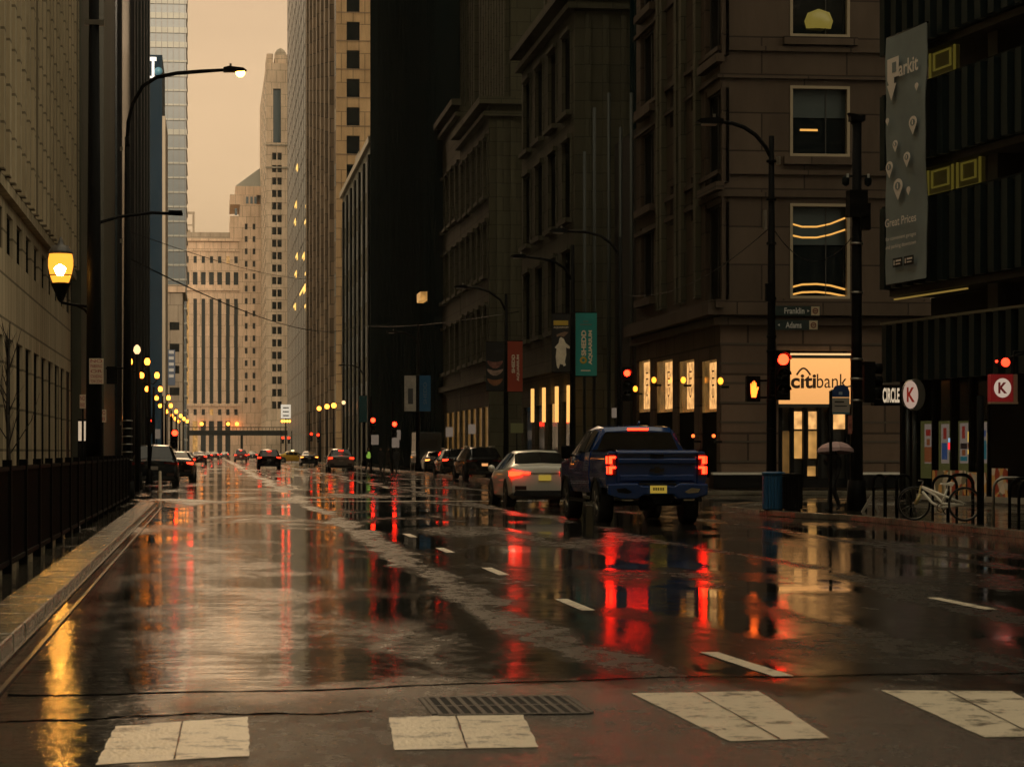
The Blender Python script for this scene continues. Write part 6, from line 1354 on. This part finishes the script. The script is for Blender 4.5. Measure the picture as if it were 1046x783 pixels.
carat(466, 150, name='utility_car', label='black car parked at the right kerb, second beyond the white sedan', rz=R(3), pm=PB, kind='suv', group='cars parked on the right', brake=RED_DIM, plate=PL_D, H=1.6, lights=False)
carat(448, 172, name='sedan', label='dark sedan parked at the right kerb with orange glints, third beyond the white sedan', rz=0, pm=PD, kind='sedan', group='cars parked on the right', brake=emis('amber_dim_lens', (1, .3, .05), 1.5), plate=PL_D, lights=False)
# taxi across the street
x, y = pd(299, 335)
tx = loft_car('taxi', 'yellow taxi standing sideways far down the street', (x, y, 0), R(-80), PY, 'sedan', None, brake=NOL, plate=PL_D, lights=False)
tx['category'] = 'taxi'
b = MB(); b.box(-.25, .25, -.15, .15, 1.5, 1.66); b.build('roof_sign', emis('taxi_sign', (1, .7, .3), 1.5), tx)
# delivery van
x, y = pd(438, 196)
t = thing('delivery_van', 'boxy grey blue van parked past the dark cars on the right', 'van', (0, 0, 0), None, local=True)
VG = paint('grey_blue_van_paint', (.06, .075, .085)); b = MB(); b.prism([(-1.0, -2.8), (1.0, -2.8), (1.0, 1.2), (-1.0, 1.2)], .55, 2.95); b.build('cargo_box', VG, t, bevel=.05)
b = MB(); b.oprism((0, 0, 0), (0, 1, 0), (0, 0, 1), (1, 0, 0), [(1.22, .4), (2.9, .4), (2.95, 1.1), (2.3, 1.3), (1.8, 2.1), (1.22, 2.2)], -.95, .95); b.build('cab', VG, t, bevel=.04)
b = MB(); b.box(-.85, -.04, -2.83, -2.801, .75, 2.8); b.box(.04, .85, -2.83, -2.801, .75, 2.8); b.build('rear_door', VG, t)
b = MB(); b.box(-.7, .7, -2.85, -2.831, 1.75, 2.4); b.build('painted_panel', mat('dark_panel', (.02, .02, .02), .3), t)
for sx in (-1, 1):
    for yy in (-1.8, 2.1): wheel(t, sx * .88, yy, .36)
    b = MB(); b.box(sx * .86, sx * .98, -2.84, -2.805, .9, 1.15); b.build('tail_lamp', NOL, t)
t.location = (x, y + 2.8, 0)

# ------------------------------------------------------------------ the blue pickup
BP = mat('deep_blue_truck_paint', (.004, .046, .20), .14, metal=.1, coat=.8, bump=.03, bscale=2)
t = thing('pickup_truck', 'large deep blue pickup truck braking, seen from behind on the wet road', 'pickup truck', (0, 0, 0), None, local=True)
h = 2.95; W2 = 1.02
def section_box(b, y0, y1, prof):      # prof: half outline (x,z) from bottom to top, mirrored
    pts = prof + [(-x, z) for x, z in prof[::-1]]
    b.oprism((0, 0, 0), (1, 0, 0), (0, 0, 1), (0, 1, 0), pts, y0, y1)
# bed walls, open on top
b = MB(); out_ = [(.86, .66), (.98, .74), (1.015, .95), (1.0, 1.25), (.975, 1.43), (.955, 1.46)]; inn = [(.86, 1.46), (.86, .66)]
for s in (1, -1):
    pts = [(s * x, z) for x, z in out_ + inn]; b.oprism((0, 0, 0), (1, 0, 0), (0, 0, 1), (0, 1, 0), pts, -h + .10, -.95)
b.box(-.859, .859, -h + .12, -.95, .66, .78); b.box(-.859, .859, -1.0, -.951, .781, 1.45); b.build('bed', BP, t, bevel=.015, sharp=35)
for s in (1, -1):
    b = MB(); b.box(s * .85, s * .985, -h + .1, -1.0, 1.462, 1.49); b.build('bed_rail_cap', BLACKM, t)
# tailgate with its spoiler lip and pressed panels
tg = MB(); tg.box(-.80, .80, -h + .02, -h + .10, .84, 1.43); tgo = tg.build('tailgate', BP, t, bevel=.02)
b = MB(); b.oprism((0, 0, 0), (0, -1, 0), (0, 0, 1), (1, 0, 0), [(h - .12, 1.40), (h + .035, 1.40), (h + .02, 1.455), (h - .12, 1.49)], -.80, .80); b.build('spoiler_lip', BP, tgo, bevel=.012)
b = MB(); b.oprism((0, 0, 0), (0, -1, 0), (0, 0, 1), (1, 0, 0), [(h - .02, 1.20), (h + .028, 1.22), (h + .03, 1.30), (h - .02, 1.335)], -.78, .78); b.build('upper_crease', BP, tgo, bevel=.012)
b = MB(); b.oprism((0, 0, 0), (0, -1, 0), (0, 0, 1), (1, 0, 0), [(h - .02, .86), (h + .028, .88), (h + .022, .98), (h - .02, 1.0)], -.74, .74); b.build('lower_crease', BP, tgo, bevel=.012)
b = MB(); b.box(-.13, .13, -h - .03, -h + .019, 1.345, 1.395); b.build('handle', BLACKM, tgo)
b = MB(); b.oprism((0, -h, 1.09), (1, 0, 0), (0, 0, 1), (0, -1, 0), [(-.15, .0), (-.13, .03), (-.05, .03), (-.05, .055), (.05, .055), (.05, .03), (.15, .03), (.13, -.0), (.15, -.03), (.05, -.03), (.05, -.055), (-.05, -.055), (-.05, -.03), (-.15, -.03)], -.015, .02); b.build('emblem', mat('dark_badge', (.02, .02, .02), .2), tgo)
# corner pillars with lamps
for s in (1, -1):
    b = MB(); pts = [(s * .805, .80), (s * .97, .80), (s * 1.01, .95), (s * .995, 1.25), (s * .965, 1.45), (s * .805, 1.45)]; b.oprism((0, 0, 0), (1, 0, 0), (0, 0, 1), (0, 1, 0), pts, -h + .03, -h + .25); b.build('corner_post', BP, t, bevel=.02)
    lampo = MB(); lampo.box(s * .815, s * .985, -h - .005, -h + .15, .98, 1.40); lo = lampo.build('tail_lamp', mat('dark_red_lamp_housing', (.10, .004, .003), .12, coat=.5), t, bevel=.015)
    for zc in (1.285, 1.085):
        b = MB(); b.box(s * .90, s * .965, -h - .03, -h - .006, zc - .075, zc + .075); b.box(s * .83, s * .899, -h - .03, -h - .006, zc + .03, zc + .075); b.build('lit_segment', RED_L, lo)
        b = MB(); b.box(s * .986, s * 1.0, -h + .0, -h + .12, zc - .07, zc + .07); b.build('side_segment', RED_L, lo)
    b = MB(); b.box(s * .87, s * .93, -h - .02, -h - .006, 1.165, 1.205); b.build('reverse_lens', mat('pale_lens', (.5, .5, .45), .2), lo)
# bumper
b = MB(); b.oprism((0, 0, 0), (1, 0, 0), (0, 0, 1), (0, -1, 0), [(-.99, .60), (-.72, .52), (-.40, .52), (-.30, .60), (.30, .60), (.40, .52), (.72, .52), (.99, .60), (1.0, .82), (.42, .83), (.34, .78), (-.34, .78), (-.42, .83), (-1.0, .82)], h - .06, h + .14); bu = b.build('rear_bumper', BP, t, bevel=.03)
b = MB(); b.box(-.36, .36, -h - .12, -h + .04, .79, .835); b.build('step_pad', RUBBER, bu)
for s in (1, -1):
    b = MB(); b.oprism((0, 0, 0), (s, 0, 0), (0, 0, 1), (0, -1, 0), [(.52, .66), (.60, .63), (.80, .65), (.84, .72), (.66, .74)], h + .141, h + .15); b.build('corner_step', CHROME if s > 0 else BLACKM, bu)
    b = MB(); b.box(s * .50, s * .72, -h - .13, -h - .05, .488, .515); b.build('exhaust_tip', CHROME, bu)
b = MB(); b.box(-.165, .165, -h - .165, -h - .142, .635, .785); pl = b.build('license_plate', YEL_P, t)
b = MB()
for k, x in enumerate((-.11, -.065, -.02, .03, .075)): b.box(x, x + .03, -h - .170, -h - .166, .69, .745)
b.build('plate_characters', mat('plate_brown', (.12, .08, .02), .6), pl)
b = MB(); b.box(-.06, .06, -h - .16, -h + .3, .44, .53); b.box(-.35, .35, -h + .12, -h + .2, .42, .5); b.build('tow_hitch', BLACKM, t)
b = MB(); b.tube([(-.9, -1.75, .42), (.9, -1.75, .42)], .055); b.lathe((0, -1.75, .42), [(.02, -.16), (.15, -.1), (.16, .1), (.02, .16)], 12, axis=0); b.box(-.5, -.42, -h + .2, 2.4, .5, .62); b.box(.42, .5, -h + .2, 2.4, .5, .62); b.build('chassis', BLACKM, t)
# cab
b = MB()
def cabring(y, wb, zb, wt, zt): return [(wb, .62), (1.01, .75), (1.02, 1.05), (wb, zb), (wt, zt - .07), (wt * .9, zt - .01), (0, zt + .02)]
secs = [(-.92, .99, 1.42, .72, 1.87), (-.80, .99, 1.42, .76, 1.95), (-.2, .99, 1.41, .77, 1.985), (.7, .99, 1.39, .76, 1.96), (1.0, .99, 1.38, .74, 1.90), (1.62, .99, 1.35, .80, 1.42)]
for s in secs:
    hh = cabring(*s); r = [(x, s[0], z) for x, z in hh] + [(-x, s[0], z) for x, z in hh[-2::-1]]; b.v += r
n_ = 13; g = MB()
for i in range(len(secs) - 1):
    for k in range(n_ - 1):
        f = (i * n_ + k, i * n_ + k + 1, (i + 1) * n_ + k + 1, (i + 1) * n_ + k); b.face(f, True)
        if k in (3, 8) :
            p = [Vector(b.v[q]) for q in f]; c = sum(p, Vector()) / 4; nn = Vector((1 if c.x > 0 else -1, 0, .5)).normalized()
            if i in (1, 2, 3): g.quad(*[tuple(c + (q - c) * .9 + nn * .02) for q in p])
        if i == 4 and 4 <= k <= 7:
            p = [Vector(b.v[q]) for q in f]; c = sum(p, Vector()) / 4; g.quad(*[tuple(c + (q - c) * .96 + Vector((0, .6, .5)) * .02) for q in p])
b.face(range(n_ - 1, -1, -1)); b.face([(len(secs) - 1) * n_ + k for k in range(n_)]); b.build('cab', BP, t, sharp=30)
g.build('side_windows', WIN, t)
b = MB(); b.oprism((0, -.92, 0), (1, 0, 0), (0, 0, 1), (0, -1, 0), [(-.86, 1.45), (.86, 1.45), (.68, 1.84), (-.68, 1.84)], .003, .02); b.build('rear_window', WIN, t)
b = MB(); b.box(-.21, .21, -.96, -.90, 1.885, 1.925); b.build('brake_light', RED_L, t)
b = MB(); b.tube([(.1, -.4, 1.98), (.1, -.55, 2.06)], .02); b.build('roof_fin', BP, t)
b = MB(); b.oprism((0, 0, 0), (0, 1, 0), (0, 0, 1), (1, 0, 0), [(1.62, .6), (2.9, .55), (2.97, .9), (2.9, 1.25), (1.62, 1.35)], -.98, .98); b.build('hood', BP, t, bevel=.06)
for s in (1, -1):
    b = MB(); b.box(s * 1.06, s * 1.26, 1.05, 1.17, 1.30, 1.58); b.box(s * .98, s * 1.07, 1.08, 1.14, 1.34, 1.4); b.build('side_mirror', BLACKM, t, bevel=.03)
    for yy in (-1.75, 1.98):
        wheel(t, s * .86, yy, .42, .29)
        b = MB(); pts = []
        for k in range(11): a_ = math.pi * k / 10; pts.append((yy + .54 * math.cos(a_), .45 + .50 * math.sin(a_)))
        for k in range(11): a_ = math.pi * (10 - k) / 10; pts.append((yy + .47 * math.cos(a_), .45 + .43 * math.sin(a_)))
        b.oprism((0, 0, 0), (0, 1, 0), (0, 0, 1), (s, 0, 0), pts, 1.0, 1.045); b.build('wheel_flare', BLACKM, t)
        b = MB(); b.oprism((0, 0, 0), (0, 1, 0), (0, 0, 1), (s, 0, 0), pts[:11], .99, 1.022); b.build('wheel_arch', RUBBER, t)
    b = MB(); b.box(s * .95, s * 1.05, -.75, 1.4, .42, .48); b.build('side_step', BLACKM, t)
    b = MB(); b.box(s * .9, s * .99, 2.85, 2.98, .9, 1.1); b.build('headlight', HEAD, t)
x, y = pd(668, 50); t.location = (x, y + h, 0); t.rotation_euler = (0, 0, R(1.2))

# ================================================================== PEOPLE
def figure(name, label, loc, H, facing, joints, radii, edges, mats, cat='person'):
    t = thing(name, label, cat, (0, 0, 0), local=True)
    me = bpy.data.meshes.new('body'); me.from_pydata([tuple(Vector(j) * H) for j in joints], edges, []); o = bpy.data.objects.new('body', me); COL.objects.link(o); o.parent = t
    m = o.modifiers.new('skin', 'SKIN'); o.modifiers.new('sub', 'SUBSURF').render_levels = 1
    for i, r in enumerate(radii): me.skin_vertices[0].data[i].radius = (r * H, r * H)
    me.skin_vertices[0].data[0].use_root = True
    me.materials.append(mats); o.data.materials[0] = mats
    t.location = loc; t.rotation_euler = (0, 0, facing); return t
# unit figure, height 1, facing -Y; striding
def body(stride=.1, armup=None):
    J = [(0, 0, .53), (0, .0, .62), (0, 0, .74), (0, 0, .82), (0, -.005, .865), (0, -.01, .93),
         (.055, 0, .51), (.055, -stride, .29), (.055, -stride * 1.3, .045), (.055, -stride * 1.3 - .075, .02),
         (-.055, 0, .51), (-.055, stride * .5, .29), (-.055, stride * 1.5, .055), (-.055, stride * 1.5 - .07, .02),
         (.10, 0, .80), (.125, .01, .65), (.115, -.05, .52), (.112, -.07, .47),
         (-.10, 0, .80)]
    J += [(-.125, .02, .66), (-.09, -.10, .72), (-.07, -.12, .76)] if armup else [(-.125, .02, .65), (-.12, -.03, .52), (-.118, -.05, .47)]
    E = [(0, 1), (1, 2), (2, 3), (3, 4), (4, 5), (0, 6), (6, 7), (7, 8), (8, 9), (0, 10), (10, 11), (11, 12), (12, 13), (2, 14), (14, 15), (15, 16), (16, 17), (2, 18), (18, 19), (19, 20), (20, 21)]
    Rr = [.085, .08, .09, .045, .035, .06, .06, .042, .027, .018, .06, .042, .027, .018, .042, .034, .024, .016, .042, .034, .024, .016]
    return J, Rr, E
CLO = mat('dark_clothes', (.012, .012, .013), .8, var=.3, vscale=6); SKIN = mat('skin', (.28, .16, .1), .5)
J, Rr, E = body(.12, True)
px_, py_ = pd(851.5, 57.3)
p = figure('person', 'person in dark clothes walking under a pink umbrella past the bank entrance', (px_, py_, ZS), 1.52, R(-60), J, Rr, E, CLO)
def face(p, H, hair=(.01, .008, .006), pants=None):
    b = MB(); b.lathe((0, -.012 * H, .925 * H), [(.01, -.066 * H), (.035 * H, -.05 * H), (.05 * H, -.01 * H), (.052 * H, .03 * H), (.03 * H, .06 * H), (.004, .066 * H)], 12); b.build('head', SKIN, p)
    b = MB(); b.lathe((0, .0, .935 * H), [(.05 * H, -.03 * H), (.056 * H, 0), (.055 * H, .035 * H), (.03 * H, .062 * H), (.004, .07 * H)], 12); b.build('hair', mat('dark_hair', hair, .7), p)
    b = MB(); b.oprism((0, -.066 * H, .92 * H), (1, 0, 0), (0, 0, 1), (0, -1, 0), [(-.007 * H, -.015 * H), (.007 * H, -.015 * H), (0, .012 * H)], 0, .01 * H); b.build('nose', SKIN, p)
face(p, 1.52)
ux, uy = px_ + .03, py_ - .06
u = thing('umbrella', 'pale pink umbrella held low over the walking person', 'umbrella', (ux, uy, zz(455, 57.3)))
zc = zz(459.5, 57.3); b = MB(); n_ = 8; prof = [(.42, -.045), (.40, .03), (.30, .115), (.16, .17), (.02, .19)]
b.lathe((0, 0, 0), prof, n_)
b.v = [(x * 1.02 + ux, y * 1.0 + uy, z + zc - .10 * y - (.018 if (i // n_) == 0 and i % 2 else 0)) for i, (x, y, z) in enumerate(b.v)]
b.f = b.f[:-2]; b.m = b.m[:-2]; b.sm = [False] * len(b.f)
cn = b.build('canopy', mat('pink_umbrella_cloth', (.52, .34, .33), .6, trans=.0, var=.1), u); sm = cn.modifiers.new('thick', 'SOLIDIFY'); sm.thickness = .006
b = MB(); b.tube([(ux, uy, zc + .24), (ux + .01, uy + .02, zc - .42)], .01); b.tube([(ux + .01, uy + .02, zc - .42), (ux + .02, uy + .02, zc - .5), (ux + .05, uy + .02, zc - .5)], .013); b.build('shaft', BLACKM, u)
b = MB()
for k in range(n_): a_ = 2 * math.pi * k / n_; b.tube([(ux, uy, zc + .17), (ux + .28 * math.cos(a_), uy + .28 * math.sin(a_), zc + .10 - .028 * math.sin(a_)), (ux + .41 * math.cos(a_), uy + .41 * math.sin(a_), zc - .05 - .04 * math.sin(a_))], .004, 4)
b.build('ribs', STEEL, u)
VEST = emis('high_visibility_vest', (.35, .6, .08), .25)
for k, (px, d, lb, cl, f_) in enumerate(((376, 178, 'person in a yellow green vest near the far crossing', CLO, 40), (389, 182, 'person in black standing right of the one with the vest', CLO, -20), (396, 176, 'person in black with a dark coat, middle of the far group', mat('brown_coat', (.04, .028, .02), .8), 70), (405, 172, 'rightmost person of the far group by the signal pole', mat('grey_coat', (.05, .05, .05), .8), 160))):
    x, y = pd(px, d); J, Rr, E = body(.06 + .02 * k); p = figure('person', lb, (x, y, 0), 1.74, R(f_), J, Rr, E, cl); face(p, 1.74)
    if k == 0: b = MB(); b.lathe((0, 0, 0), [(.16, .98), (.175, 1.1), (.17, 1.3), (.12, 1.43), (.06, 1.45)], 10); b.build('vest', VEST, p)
# ================================================================== AIR
b = MB(); b.box(-895, 895, -190, 1500, -1.0, 152); hz = b.build('haze', mat('unused', (0, 0, 0))); hz['kind'] = 'stuff'
m = bpy.data.materials.new('haze_air'); m.use_nodes = True; n = m.node_tree; n.nodes.clear(); o = n.nodes.new('ShaderNodeOutputMaterial'); v = n.nodes.new('ShaderNodeVolumePrincipled')
v.inputs['Color'].default_value = (.92, .86, .74, 1); v.inputs['Density'].default_value = .0001; v.inputs['Anisotropy'].default_value = 0
n.links.new(v.outputs[0], o.inputs['Volume']); hz.data.materials.clear(); hz.data.materials.append(m)
